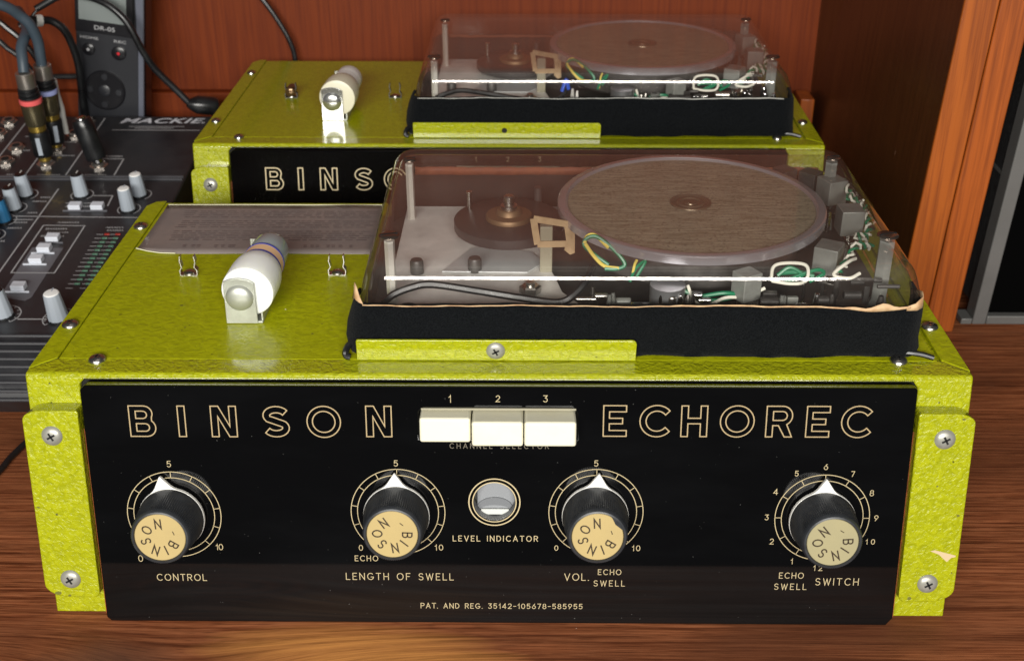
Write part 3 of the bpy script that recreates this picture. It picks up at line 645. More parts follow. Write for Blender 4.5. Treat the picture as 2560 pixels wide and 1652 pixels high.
        mb = MB(); mb.tube([(13.5, 225.7, H+.6), (60, 225.9, H+.65), (100, 225.8, H+.6), (146, 225.9, H+.6)], .28, 6, smooth=0)
        mb.tube([(13, 158.9, H+1.8), (20, 156.4, H+1.2), (27, 155.2, H+.7), (36, 155.1, H+.45)], .3, 6, smooth=0); mb.build('sheet_edge', EDGEW, sh_)
    # --- mechanism under the cover
    mb = MB(); mb.box(150, 418, 44, 205, H, H+2.2); mb.build('mechanism_base', IRON, root)
    mb = MB(); pl = [(163, 62), (250, 58), (263, 72), (252, 90), (248, 110), (243, 130), (246, 150), (254, 170), (264, 190), (264, 203), (163, 203)]
    mb.prism(pl, 132.5, 134.2); deck = mb.build('deck_plate', ALU, root, bev=.4)
    mb = MB(); mb.prism([(189, 112), (203, 141), (212, 144), (236, 137), (243, 124), (234, 111)], 134.4, 135.2); mb.build('bright_plate', mat('bright_satin_plate', (.62, .64, .64), .3, .35), deck, bev=.2)
    for x, y in ((176.0, 112), (206.3, 114.5)):
        mb = MB(); mb.lathe([(3.6, 0), (3.6, 6.5), (3.0, 7.6)], 6 if False else 18, (x, y, 134.2)); mb.lathe([(1.6, 7.6), (1.6, 7.7)], 8, (x, y, 134.2)); mb.build('deck_bolt', IRON, deck)
    mb = MB(); mb.lathe([(5.6, 0), (5.6, 3.2), (4.4, 4.0)], 6, (235.5, 90, 134.2)); mb.lathe([(2.4, 4), (2.4, 6)], 16, (235.5, 90, 134.2)); mb.build('hex_nut', STEEL, deck)
    mb = MB(); mb.lathe([(30, 140.0), (30.3, 140.6), (30.3, 145.2), (29.4, 145.8), (14, 145.8)], 72, (223.5, 158, 0)); fw = mb.build('flywheel', mat('dark_rubber_flywheel', (.040, .036, .036), .42), root)
    mb = MB(); mb.lathe([(13.0, 145.9), (13.0, 147.5), (12.4, 148.4), (7.4, 148.9), (6.6, 151.2), (6.0, 151.8)], 48, (223.8, 158, 0)); mb.build('brass_hub', BRASS, fw)
    mb = MB(); mb.lathe([(4.6, 151.5), (4.6, 153.6), (3.0, 154.0), (3.0, 158.5), (2.4, 159.3)], 28, (223.8, 158, 0)); mb.build('spindle', STEEL, fw)
    mb = MB(); mb.lathe([(1.2, 134), (1.2, 155.5)], 12, (201.2, 172, 0)); mb.lathe([(1.8, 155), (1.8, 156)], 12, (201.2, 172, 0)); mb.build('guide_pin', STEEL, root)
    mb = MB(); mb.lathe([(2.3, 134), (2.3, 153)], 12, (240, 186, 0)); mb.build('guide_pin', IRON, root)
    # drum
    zt, cx, cy = (164.8, 320.6, 137.2) if front else (165.6, 320.8, 139.5)
    mb = MB(); mb.lathe([(69.8, 159.6), (70.6, 160.2), (70.6, zt-.8), (69.9, zt-.2), (69.2, zt), (66.4, zt), (65.7, zt-.5), (65.2, zt-1.4)], 128, (cx, cy, 0)); dr = mb.build('drum', RING, root)
    mb = MB(); mb.lathe([(56, 140), (58, 142), (58, 159.5)], 72, (cx, cy, 0)); mb.build('drum_body', IRON, dr)
    mb = MB(); mb.lathe([(65.1, zt-1.8), (65.1, zt-1.3)], 128, (cx, cy, 0)); mb.build('drum_face', DISC, dr)
    mb = MB(); mb.lathe([(11.0, zt-1.25), (10.8, zt-.5), (9.8, zt-.3), (8.6, zt-1.0), (7.4, zt-1.1), (6.6, zt-.4), (5.8, zt-.4), (5.2, zt-1.1), (3.4, zt-1.1), (3.2, zt-.6), (1.0, zt-.5)], 48, (cx, cy, 0)); mb.build('drum_hub', mat('brown_hub', (.17, .13, .085), .3, .5), dr)
    # heads round the drum
    HP = [(407, 141, 0), (407, 184, -.1), (385, 93, .1), (339, 61.5, .3), (398, 199, .15), (384, 204, -.2)]
    for k, (x, y, tw) in enumerate(HP):
        ar = math.atan2(y-cy, x-cx)
        mb = MB(); mb.M = Matrix.Translation((x, y, 0)) @ Matrix.Rotation(ar+tw, 4, 'Z'); zz = 159.5 if k < 4 else 158
        e_ = 1.2 if k < 3 else 0; mb.box(-4.8-e_, 5.0+e_, -5.4-e_, 5.4+e_, 145.5, zz); hd = mb.build('head', HEAD if k < 4 else IRON, root, bev=.5)
        mb = MB(); mb.M = Matrix.Translation((x, y, 0)) @ Matrix.Rotation(ar+tw, 4, 'Z'); mb.box(-1.5, 6.5, -7.5, 7.5, 140.5, 142); mb.box(-1, 1, -2, 2, 127, 145.6); mb.lathe([(1.6, 142), (1.6, 144.5)], 8, (4.5, 6, 0)); mb.build('head_mount', STEEL, hd, bev=.2)
    # wires
    hh = [(413, 186, 158), (415.5, 172, 154), (411, 162, 157), (416, 152, 158), (416.5, 138, 153), (413, 124, 150), (404, 114, 155), (410, 107, 152), (399, 96, 158), (393, 86, 154), (384, 74, 151)]
    for m_, ph in ((WWHITE, 0), (WGREEN, PI)):
        mb = MB(); mb.tube(twisted(hh, .7, 10, 1.5, ph), .78, 7, smooth=0); mb.build('head_wire', m_, root)
    def W(m_, pts, r=.6, j=.2): mb = MB(); mb.tube(wirepath(pts, j), r, 7); return mb.build('head_wire', m_, root)
    W(WWHITE, [(353, 72, 150), (353, 70, 158), (358, 69, 160.5), (367, 69, 160), (370, 70, 156), (369, 70, 150), (362, 70, 149), (353, 71, 150)], .85, 0)
    W(WGREEN, [(356, 73, 152), (362, 74, 156), (368, 73, 152), (360, 73, 149), (374, 73, 155), (379, 75, 152), (372, 74, 148)], 1.0)
    W(WGREEN, [(358, 74, 153), (366, 75, 153), (374, 74, 151)], 1.3)
    W(WWHITE, [(396, 84, 156), (391, 78, 157), (383, 72, 153), (390, 70, 152), (396, 73, 153)], .9)
    W(WYEL, [(262, 86, 163), (263.5, 88, 166), (267.5, 87.5, 166.6), (274, 83, 162)], .95, 0)
    W(WYEL, [(262.5, 85.5, 163), (267, 81, 158), (272, 79, 154), (279, 78, 153.2)], .95, 0)
    W(WGREEN, [(272, 78, 153), (278, 78, 153), (281.8, 79, 154.5), (280, 80.5, 158), (274, 84, 163), (268, 86.5, 166.4), (263.5, 87, 165.5), (262, 86, 162), (267.5, 82, 158.4), (274, 79.2, 154.5)], 1.0, 0)
    W(WGREEN, [(284, 70, 150), (287, 73, 156), (291, 72, 160), (287, 69, 153)], .8); W(WYEL, [(285, 72, 150), (286, 72, 158), (287, 71, 161)], .7)
    W(WGREEN, [(308, 62, 150), (315, 60, 147), (325, 60, 145), (335, 61, 147), (328, 60, 149), (316, 61, 146)], 1.0)
    W(WWHITE, [(311, 62, 152), (314, 59, 145), (320, 58, 143), (329, 59, 147), (339, 60, 147), (348, 61, 151)], .85)
    if front: W(WRED, [(304, 58, 141), (308, 56, 141), (313, 56, 141), (314, 57, 139)], .65)
    else:
        W(WRED, [(298, 58, 139.5), (304, 56, 140), (309, 56, 141)], .9); W(WBLUE, [(258, 64, 150), (261, 66, 158), (263, 65, 151)], 1.4)
    W(RUB, [(161, 66, 137), (168, 66, 144), (178, 67, 148), (188, 67, 149.5), (210, 65, 147), (230, 64, 144), (248, 63, 142), (256, 64, 145), (263, 70, 151), (266, 78, 154)], 1.9, 0)
    W(RUB, [(166, 60, 137), (176, 61, 141), (190, 60, 137), (214, 58, 135)], 1.3, .4)
    # small hardware along the front of the mechanism
    rr = random.Random(11 if front else 5)
    for k in range(44):
        x = 262+k*3.4+rr.uniform(-1.5, 1.5); y = rr.uniform(50, 66) if k % 3 else rr.uniform(66, 76); z = 127
        if abs(x-303) < 11 or (k % 3 == 0 and x < 385): y = min(y, 52); mb = MB(); m_ = rr.choice([CHROME, STEEL, IRON, STEEL, HEAD, WHITE if k % 6 == 0 else CHROME])
        q = rr.random()
        if q < .3: r1_ = rr.uniform(1.0, 2.4); mb.lathe([(r1_*.6, 0), (r1_*.6, 13), (r1_, 14), (r1_, rr.uniform(17, 24)), (r1_*.5, 25)], 16, (x, y, z))
        elif q < .65: l_ = rr.uniform(4, 11); r1_ = rr.uniform(.8, 2.6); mb.lathe([(r1_*.8, -l_/2), (r1_, -l_/2+.5), (r1_, l_/2-.5), (r1_*.8, l_/2)], 16, (x, y, z+rr.uniform(12, 25)), 'X')
        else: mb.cbox((x, y, z+rr.uniform(12, 20)), (rr.uniform(2, 9), rr.uniform(.6, 4), rr.uniform(4, 14)), rr.uniform(-.5, .5))
        mb.build('mounting_hardware', m_, root, bev=.25)
    mb = MB(); mb.cbox((345, 60, 134), (13, 9, 5), .1); mb.lathe([(3, 0), (3, 2.6)], 6, (345, 60, 136.5)); mb.build('terminal_block', HEAD, root, bev=.5)
    mb = MB(); mb.prism(arc(301, 59, 8.5, 8.5, 0, 360, 30)[:-1], 130, 154); mb.build('capstan_cup', mat('satin_cup', (.36, .37, .38), .3, .8), root)
    # corner posts
    for x, y, r, m_ in ((167, 184.8, 2.3, POST), (166.4, 79, 2.6, POST), (409.5, 81, 4.0, HEAD), (406.5, 189, 3.6, HEAD)):
        mb = MB(); mb.M = Matrix.Translation((x, y, 0)) @ Matrix.Rotation(.3, 4, 'Z'); mb.lathe([(r*1.5, 127), (r*1.35, 133), (r, 136), (r, 167.6)], 6); mb.build('corner_post', m_, root, ang=20)
    # card frame on its post
    mb = MB(); y = 112
    for a, b in (((237, 165), (257, 161.6)), ((237, 165), (239.2, 150.6)), ((239.2, 150.6), (255, 151.0))):
        d = Vector((b[0]-a[0], 0, b[1]-a[1])); n = Vector((-d.z, 0, d.x)).normalized()*1.75
        q = [(a[0]+n.x, a[1]+n.z), (b[0]+n.x, b[1]+n.z), (b[0]-n.x, b[1]-n.z), (a[0]-n.x, a[1]-n.z)]; mb.prism(q, y+random.uniform(-.2, 0), y+.5+random.uniform(0, .2), 'XZ')
    mb.prism([(252.6, 162.5), (258.4, 161.8), (258.6, 146), (256.2, 145), (253.2, 147.6), (254, 153)], y-.4, y+.9, 'XZ'); mb.build('card_frame', CARD, root)
    mb = MB(); mb.box(240.5, 247, 113, 118, 134, 160); mb.build('frame_post', mat('olive_plastic_post', (.28, .26, .19), .35), root, bev=.4)
    # black lead leaving the cover at both front corners
    mb = MB(); mb.tube([(152, 44, 131), (149.0, 41, 130), (147.8, 38.6, 128), (148.0, 37.8, 126.2), (150, 37.5, 125.6)], 1.6, 8); mb.build('lead_wire', RUB, root)
    mb = MB(); mb.tube([(404, 42, 128), (412, 40.5, 127.6), (420, 39.5, 127), (426, 38.5, 125.6)], 1.35, 8); mb.build('lead_wire', RUB, root)
    return root

def dust_cover(front, loc, rz, label):
    root = thing('dust_cover', label, 'dust cover', loc, rz, 'dust covers'); rr = random.Random(3 if front else 9)
    dz = 0 if front else .6; yb = 0 if front else 5
    # felt skirt: across the front and a little way round both corners
    ph = [rr.uniform(0, 6) for _ in range(9)]
    def nz(t, s): return math.sin(t*s[0]+ph[0])*.5+math.sin(t*s[1]+ph[1])*.3+math.sin(t*s[2]+ph[2])*.2
    base = [(151.0, 58), (150.0, 52)]+arc(159.5, 48.6, 9.5, 9.2, 180, 270, 9)+arc(411, 48.8, 9.5, 9.4, 270, 360, 9)+[(421.2, 56), (421.6, 68)]
    pts = []
    for i in range(len(base)-1):
        a = Vector(base[i]); b = Vector(base[i+1]); k = max(1, int((b-a).length/2.4))
        for j in range(k): pts.append(a.lerp(b, j/k))
    pts.append(Vector(base[-1])); n = len(pts)
    rows = [(-.3, .3), (.5, .9), (.6, 3.4), (.5, 8), (.2, 14), (-.1, 20), (-.5, 24.5), (-1.0, 26.2), (-2.6, 26.5)]
    mb = MB(); vs = []
    for r_, (o, z) in enumerate(rows):
        acc = 0; prev = pts[0]
        for i, p in enumerate(pts):
            acc += (p-prev).length; prev = p; t = (pts[min(i+1, n-1)]-pts[max(i-1, 0)]).normalized(); nn = Vector((t.y, -t.x))
            zz = z/26.4*(27.2+.6*nz(acc, (.07, .19, .41))*(z/26.4)+dz)
            if r_ == 0: zz = .25+.3*(1+nz(acc, (.11, .23, .6)))
            lump = (1.0*nz(acc, (.06, .13, .29))+.5*nz(acc+z*4, (.21, .37, .11)))*(1-.75*z/26.4)
            crease = -.45*math.exp(-((z-6-2*math.sin(acc*.05))/1.6)**2)*(1 if p.x > 290 else 0)
            q = p+nn*(o+lump*(.8 if p.x < 290 else 1.25)+crease)
            if p.x < 158: q.x -= 2.6*max(0, 1-abs(z-9)/14)-1.2*max(0, z-18)/8
            if q.y < 38.4 and q.x < 286 and z < 12: q.y = 38.4
            sag = 2.6*math.exp(-((p.x-396)/13)**2) if front and p.y < 60 and z > 20 else 0
            vs.append((q.x, q.y, H+zz-sag))
    fs = [(k*n+i, k*n+i+1, (k+1)*n+i+1, (k+1)*n+i) for k in range(len(rows)-1) for i in range(n-1)]
    mb.add(vs, fs); fe = mb.build('felt_skirt', FELT, root, ang=70); s = fe.modifiers.new('s', 'SOLIDIFY'); s.thickness = .0014; s.offset = -1
    # clear lid, its side walls flaring out towards the foot
    def bulge(y): return math.sin(PI*min(1, max(0, (y-40)/190)))**.6
    def ring(ins, z, w_, extra=0):
        out = []
        for x, y in rrect(156.4+ins, 416.6-ins, 41.3+ins*1.1, 210.6+yb-ins, max(1.5, 13-ins), 10):
            b = bulge(y)*w_; t = (x-286.5)/130; out.append((x+(5.5 if t < 0 else 9.5)*b*max(-1, min(1, t*1.15)), y, z+dz*(z-127)/43))
        return out
    mb = MB(); vs = []
    prof = [(0, 126.2, 1.45), (0, 138, 1.30), (0, 149, 1.0), (.3, 154, .82), (1.0, 159, .55), (1.6, 162.4, .36), (2.4, 164.9, .24), (3.6, 166.9, .14), (5.1, 168.4, .07), (6.9, 169.4, .03), (8.9, 169.9, 0), (11, 170.0, 0), (14, 170.0, 0)]
    rings = [ring(*p) for p in prof]; n = len(rings[0])
    for rg in rings: vs += rg
    fs = [(k*n+i, k*n+(i+1) % n, (k+1)*n+(i+1) % n, (k+1)*n+i) for k in range(len(rings)-1) for i in range(n)]
    fs.append(tuple((len(rings)-1)*n+i for i in range(n))); mb.add(vs, fs)
    dm = mb.build('clear_lid', DOME, root, ang=80); s = dm.modifiers.new('s', 'SOLIDIFY'); s.thickness = .0030; s.offset = -1; dm.modifiers.new('wn', 'WEIGHTED_NORMAL')
    # dark lining inside the sides and the back
    mb = MB(); lo = [(x+(2.6 if x < 286 else -2.6), y-(2.4 if y > 190 else 0), H+.4) for x, y, z in ring(0, 127, 1.35)]; hi = [(x+(2.6 if x < 286 else -2.6), y-(2.4 if y > 190 else 0), H+(27.5 if y > 192 else 21 if x > 286 else 17)+rr.uniform(-.4, .4)) for x, y, z in ring(0, 147, 1.05)]
    idx = [i for i in range(n) if lo[i][1] > 62]; k0 = idx[0]
    P = [(lo[i], hi[i]) for i in idx]; m_ = len(P); Q = []
    for i in range(m_-1):
        for j in range(6): t = j/6; Q.append(tuple(Vector(P[i][q]).lerp(Vector(P[i+1][q]), t) for q in (0, 1)))
    Q.append(tuple(Vector(v) for v in P[-1])); m_ = len(Q)
    mb.add([q[0] for q in Q]+[q[1] for q in Q], [(i, i+1, m_+i+1, m_+i) for i in range(m_-1)]); e = mb.build('felt_lining', mat('brown_black_lining', (.022, .015, .013), .9) if 'brown_black_lining' not in bpy.data.materials else bpy.data.materials['brown_black_lining'], root); s = e.modifiers.new('s', 'SOLIDIFY'); s.thickness = .001
    for x, y, r in ((167.3, 184.8, 3.8), (166.4, 79, 5.0), (409.2, 80.5, 5.2), (406.8, 188.6, 4.2)):
        make_screw('lid_screw', r, 1.1, root, Matrix.Translation((x, y, 170.05+dz)) @ Matrix.Rotation(.3, 4, 'Z'), cross=False, slot=True, mats=[mat('aged_screw_head', (.22, .18, .15), .25, .9), DARK] if 'aged_screw_head' not in bpy.data.materials else [bpy.data.materials['aged_screw_head'], DARK])
    # pale torn edge that shows over the felt
    rim = rrect(156.0, 417.0, 39.7, 206.6, 11, 10)
    mb = MB(); path = []
    xs = [157+i*2.6 for i in range(100)]
    lo = [(x, 39.6, H+27.0+dz+.5*nz(x-140, (.07, .19, .41))-(2.6*math.exp(-((x-396)/13)**2) if front else 0)) for x in xs if x < 412]
    hi = [(x, 39.9, z+.28+.2*rr.random()+(.25 if x > 300 else 0)+((2.2+1.1*math.sin(x*.35)+rr.random()*.5)*max(0, 1-abs(x-398)/17) if front else 0)) for x, y, z in lo]
    m_ = len(lo); mb.add(lo+hi, [(i, i+1, m_+i+1, m_+i) for i in range(m_-1)]); e = mb.build('torn_tape_edge', TAPE if front else mat('pale_tape_edge', (.38, .38, .35), .6), root); s = e.modifiers.new('s', 'SOLIDIFY'); s.thickness = .0004
    if front:
        mb = MB(); q = [(151.3, 54, 152), (152.0, 50, 155), (152.9, 47, 160.5), (154.0, 44.6, 159), (155.4, 42.6, 155), (157.0, 41.2, 152)]; q2 = [(150.2, 54, 149), (151.2, 50, 149), (152, 47.5, 149), (153, 45, 149), (154.4, 43, 149), (156.6, 41.2, 149)]
        mb.add(q2+q, [(i, i+1, 6+i+1, 6+i) for i in range(5)]); e = mb.build('torn_corner_tape', TAPE, root); s = e.modifiers.new('s', 'SOLIDIFY'); s.thickness = .0004
        mb = MB(); q = [(410, 39.6, 152.2), (414, 40.2, 153.5), (418.2, 43.5, 155.4), (419.0, 48, 156), (419.2, 56, 153)]; q2 = [(410, 39.6, 150), (415, 40, 150), (418.4, 43, 150), (419.2, 48, 150), (419.4, 56, 150)]
        mb.add(q2+q, [(i, i+1, 5+i+1, 5+i) for i in range(4)]); e = mb.build('torn_corner_tape', TAPE, root); s = e.modifiers.new('s', 'SOLIDIFY'); s.thickness = .0004
    # strip of old adhesive inside the back wall
    mb = MB(); zb = 152.6 if front else 150.2; hgt = 4.6 if front else 1.6
    a = [(168+i*4, 206.6+yb, zb+rr.uniform(-.3, .3)) for i in range(60)]; b = [(x, 206.7+yb, zb+hgt+rr.uniform(-.35, .35)) for x, y, z in a]
    mb.add(a+b, [(i, i+1, 61+i, 60+i) for i in range(59)]); e = mb.build('adhesive_strip', ADH, root); s = e.modifiers.new('s', 'SOLIDIFY'); s.thickness = .0004
    return root

echo_machine(True, (0.0002, 0, 0), 0, 'yellow green echo machine in front, its four knobs and three cream keys in full view')
dust_cover(True, (0.0002, 0, 0), 0, 'clear lid with torn brown tape over black felt, on the front machine')
RL = (0.0002, .3156, 0)
echo_machine(False, RL, -.0057, 'yellow green echo machine behind, its knobs hidden by the machine in front')
dust_cover(False, RL, -.0057, 'clear lid over black felt on the rear machine, in front of the veneer wall')

# ================================================================== setting
mb = MB(); mb.box(-900, 1300, -95, 640, -30, 0); tag(mb.build('tabletop', TABLE), kind='structure')
mb = MB(); mb.box(-900, 498, 600, 618, 0.05, 700); tag(mb.build('back_wall', WBACK), kind='structure')
mb = MB(); mb.box(-900, 470, 588, 599.8, .05, 84); tag(mb.build('wall_skirting', WBACK, bev=1.5), kind='structure')
LEAN = .045
def leanify(o):
    for v in o.data.vertices: v.co.x += v.co.z*LEAN
mb = MB(); mb.prism([(494.6, 299.5), (515.9, 299.5), (510, 640), (485.5, 640)], .05, 640); o = mb.build('side_wall', WSIDE)
for v in o.data.vertices: v.co.x += v.co.z*LEAN*max(0, (640-v.co.y*1000)/340)
tag(o, kind='structure')
mb = MB(); mb.box(494.4, 515.9, 296.2, 299.4, .05, 640); o = mb.build('orange_trim', WORANGE, bev=.8); leanify(o); tag(o, 'orange varnished wooden trim on the edge of the dark side wall', 'trim', 'upright wooden trims')
mb = MB(); mb.box(516.6, 537.0, 295.8, 560, .05, 640); o = mb.build('red_trim', WORANGE2, bev=1.0); leanify(o); tag(o, 'redder wooden upright standing between the orange trim and the speaker', 'trim', 'upright wooden trims')
mb = MB(); mb.box(473, 485, 560, 587.5, .05, 87); tag(mb.build('wooden_block', WORANGE2, bev=1), 'small pale wooden block in the corner behind the rear machine', 'block')

# ================================================================== speaker cabinet at the right edge
sp = thing('speaker_cabinet', 'dark vinyl speaker cabinet with grey metal frame and black grille', 'speaker', (0, 0, 0))
def SL(o): leanify(o); return o
mb = MB(); mb.box(557, 900, 322, 600, 8, 620); SL(mb.build('cabinet_body', TOLEX, sp, bev=3, seg=3))
mb = MB(); mb.box(555.5, 557.2, 322, 520, 108, 110); SL(mb.build('side_seam', FRAMEM, sp))
mb = MB(); mb.box(554, 563.6, 306.5, 321.5, .6, 620); SL(mb.build('frame_upright', FRAMEM, sp, bev=.8))
mb = MB(); mb.box(563.8, 900, 306.5, 321.5, .6, 7.4); SL(mb.build('frame_rail', FRAMEM, sp, bev=.8))
mb = MB(); mb.box(546, 553.8, 307, 322, .5, 5); SL(mb.build('frame_corner', FRAMEM, sp, bev=.5))
mb = MB(); mb.box(563.8, 900, 312, 321, 7.6, 620); SL(mb.build('grille', GRILLE, sp))

# ================================================================== mixer
MS = .04/.335; MTH = math.atan(MS)
def MZ(y): return 45+(y-185)*MS
def MM(x, y, o=0, rz=0):
    return Matrix.Translation((x, y, MZ(y))) @ Matrix.Rotation(MTH, 4, 'X') @ Matrix.Rotation(rz, 4, 'Z') @ Matrix.Translation((0, 0, o))
mx = thing('mixer', 'charcoal audio mixer with grey knobs and white buttons, beside the two echo machines', 'mixer')
mb = MB(); pr = [(184, .6), (168, 20), (172, 30), (186, 40), (203, MZ(203)), (519, MZ(519)), (520, 62), (590, 60), (590, .6)]
mb.prism(pr, -330, -29.5, 'YZ'); mbody = mb.build('mixer_body', MIXB, mx, bev=1.5)
mb = MB()
for k in range(9):
    a = (169+k*4.2, 22.5+k*2.95) if k else (169, 22.5)
    y = 169.6+k*3.9; z = 22+k*3.0
    z = {0: 20.5, 1: 26, 2: 30.3}.get(k, 30.3+(k-2)*2.9)
    y = {0: 167.2, 1: 168.6, 2: 171.6}.get(k, 171.6+(k-2)*4.6)
    mb.tube([(-329, y, z), (-30, y, z)], 1.25, 8, smooth=0)
mb.build('ribbed_front', mat('mixer_rib', (.035, .035, .04), .35), mx)
mb = MB(); mb.M = MM(0, 407, 0); mb.box(-329, -31, -1.6, .0, .05, 1.2); mb.box(-329, -31, 2.4, 4.2, .05, 1.2); mb.build('panel_ridge', mat('ridge_grey', (.07, .07, .078), .35), mx)
mb = MB()
def ML(pts, wd=1.0, closed=False, o=.12): mb.ribbon([(x, (y-185)/math.cos(MTH)) for x, y in pts], wd, closed, z=o)
mb.M = Matrix.Translation((0, 185, 45)) @ Matrix.Rotation(MTH, 4, 'X')
for p in ([(-186.6, 510), (-186.7, 414)], [(-155, 510), (-155, 414)], [(-122.5, 514), (-123.5, 413)], [(-86.0, 440.6), (-85.8, 412)], [(-110, 440.8), (-86.0, 440.6)], [(-122.0, 391), (-125.5, 225)], [(-183, 391), (-185, 225)],
          [(-142, 350), (-35, 348)], [(-186, 345), (-126, 345)], [(-109.6, 492.3), (-37.6, 491.6)], [(-91.5, 380.8), (-77.6, 380.8), (-77, 366)], [(-109, 369.5), (-88, 369.5)], [(-92, 219), (-74, 219)]): ML(p, 1.1)
ML([(-115.2, 337), (-85.1, 336.4), (-86.5, 273.6), (-116.1, 273.8)], 1.0, True)
rr = random.Random(2)
for x0, x1, y in ((-113, -99, 497.3), (-100, -48, 499), (-92, -60, 496)): 
    pass
def scribble(x0, x1, y, h=1.8):
    x = x0
    while x < x1:
        l = rr.uniform(.8, 1.8); ML([(x, y-h/2+rr.uniform(0, .5)), (x+l*.5, y+h/2), (x+l, y-h/2)], .5); x += l+.5
for a in ((-98, -52, 498.6), (-92, -60, 495.6), (-111, -88, 445+0), (-146, -128, 446), (-170, -158, 414), (-146, -128, 413.5), (-112, -92, 413.5), (-108, -90, 364.5), (-131, -124, 378), (-135, -126, 372), (-133, -126, 355), (-106, -92, 341), (-112, -97, 332), (-109, -94, 327), (-112, -96, 322), (-69, -58, 334), (-67, -55, 330), (-138, -129, 341), (-140, -131, 333), (-147, -136, 315), (-147, -136, 300),
          (-178, -160, 480), (-176, -166, 455), (-145, -134, 470)): scribble(*a)
for k in range(14):
    y = 324.4-k*5.35; ML([(-72.5, y), (-68.6, y)], .8); ML([(-63.0, y), (-59.8, y)], .8)
# dial arcs beside the knobs
def dial(cx, cy, r, ticks=False):
    ML([(cx+r*math.cos(math.radians(a)), cy+r*math.sin(math.radians(a))) for a in range(-50, 231, 14)], .7)
    if ticks:
        for a in range(-50, 231, 28): c_, s_ = math.cos(math.radians(a)), math.sin(math.radians(a)); ML([(cx+r*c_, cy+r*s_), (cx+(r-1.8)*c_, cy+(r-1.8)*s_)], .6)
MK = [(-143.2, 381.5, 0), (-144.5, 361, 0), (-145.8, 343, 1), (-146.5, 322, 0), (-101.0, 381.3, 0), (-57.2, 381.5, 0), (-59.7, 359.8, 0), (-65.8, 219.5, 0), (-102.9, 223, 0), (-204, 381, 0), (-206, 361, 0), (-206, 343, 0)]
for x, y, _ in MK: dial(x, y+1, 8.2 if y > 300 else 10.5, y < 300)
mb.build('panel_printing', MIXP, mx, smooth=False)
mb = MB(); mb.M = Matrix.Translation((0, 185, 45)) @ Matrix.Rotation(MTH, 4, 'X')
mb.prism([(x, (y-185)/math.cos(MTH)) for x, y in ((-113, 306.5), (-113.3, 250), (-108, 243), (-95, 240), (-92, 244), (-90.9, 306))], .02, .10); mb.build('grey_zone', MIXG, mx, smooth=False)
# maker's name, heavy slanted capitals
def textmesh(s, size, shear=0.0, ex=0):
    cu = bpy.data.curves.new('t', 'FONT'); cu.body = s; cu.size = size; cu.shear = shear; cu.extrude = 0; cu.offset = ex; cu.space_character = 1.05
    o = bpy.data.objects.new('t', cu); sc.collection.objects.link(o); bpy.context.view_layer.update(); dg = bpy.context.evaluated_depsgraph_get()
    me = bpy.data.meshes.new_from_object(o.evaluated_get(dg)); bpy.data.objects.remove(o); bpy.data.curves.remove(cu); vs = [tuple(v.co) for v in me.vertices]; fs = [tuple(p.vertices) for p in me.polygons]; bpy.data.meshes.remove(me); return vs, fs
def place_text(s, x0, x1, y0, h, mb_, shear=0, ex=0):
    vs, fs = textmesh(s, 1.0, shear, ex); xs = [v[0] for v in vs]; ys = [v[1] for v in vs]; a, b, c_, d_ = min(xs), max(xs), min(ys), max(ys)
    mb_.add([(x0+(v[0]-a)/(b-a)*(x1-x0), y0+(v[1]-c_)/(d_-c_)*h, 0) for v in vs], fs)
mb = MB(); mb.M = Matrix.Translation((0, 185, 45)) @ Matrix.Rotation(MTH, 4, 'X') @ Matrix.Translation((0, -185/math.cos(MTH), .14)); cm = math.cos(MTH)
place_text('MACKIE.', -107.5, -36, 505/cm, 9.6, mb, .25, .02); mb.build('maker_lettering', MIXPW, mx, smooth=False)
# knobs
for k, (x, y, kind) in enumerate(MK):
    big = y < 300; r0, r1, hh_ = (6.6, 5.3, 20) if big else (5.4, 4.6, 18); white = k in (5, 6, 7)
    mb = MB(); mb.lathe([(r0+.8, .05), (r0+.8, 1.2)], 28); kb = mb.build('knob', RUB, mx)
    kb.matrix_basis = mm(MM(x, y) @ Matrix.Rotation(math.radians(-2), 4, 'Y'))
    mb = MB(); n = 36; prof = [(r0, 1.3), (r0, 3), (r1, hh_-1.2), (r1*.93, hh_-.3)]; vs = []; fs = []
    for q, (r, z) in enumerate(prof):
        for i in range(n): a = 2*PI*i/n; vs.append(((r-(.3 if i % 3 == 0 and q < 3 else 0))*math.cos(a), (r-(.3 if i % 3 == 0 and q < 3 else 0))*math.sin(a), z))
    for q in range(len(prof)-1):
        for i in range(n): j = (i+1) % n; fs.append((q*n+i, q*n+j, (q+1)*n+j, (q+1)*n+i))
    mb.add(vs, fs); mb.build('fluted_grip', KBLUE if kind else MKNOB, kb)
    mb = MB(); mb.lathe([(r1*.93, hh_-.35), (r1*.8, hh_+.25), (r1*.3, hh_+.5)], 28); mb.build('knob_top', MKNOBW if white else RUB, kb)
    mb = MB(); mb.box(-.35, .35, r1*.2, r1*.95, hh_+.2, hh_+.62); mb.build('pointer_line', WHITE if not white else MKNOB, kb)
# buttons
for x, y, wd in ((-99.5, 361.5, 9), (-83, 361.5, 9), (-101.2, 316.5, 9), (-102.6, 302.5, 9), (-103.3, 288, 9), (-103.5, 254, 9)):
    mb = MB(); mb.box(-wd/2, wd/2, -3.4, 3.4, .05, 4.4); b = mb.build('button', MBTN, mx, bev=.5); b.matrix_basis = mm(MM(x, y))
    mb = MB(); mb.box(-wd*.9, wd*.9, -4.6, -3.6, .05, 1.0); c_ = mb.build('button_guide', MBTN if wd and y < 310 else MIXG, b)
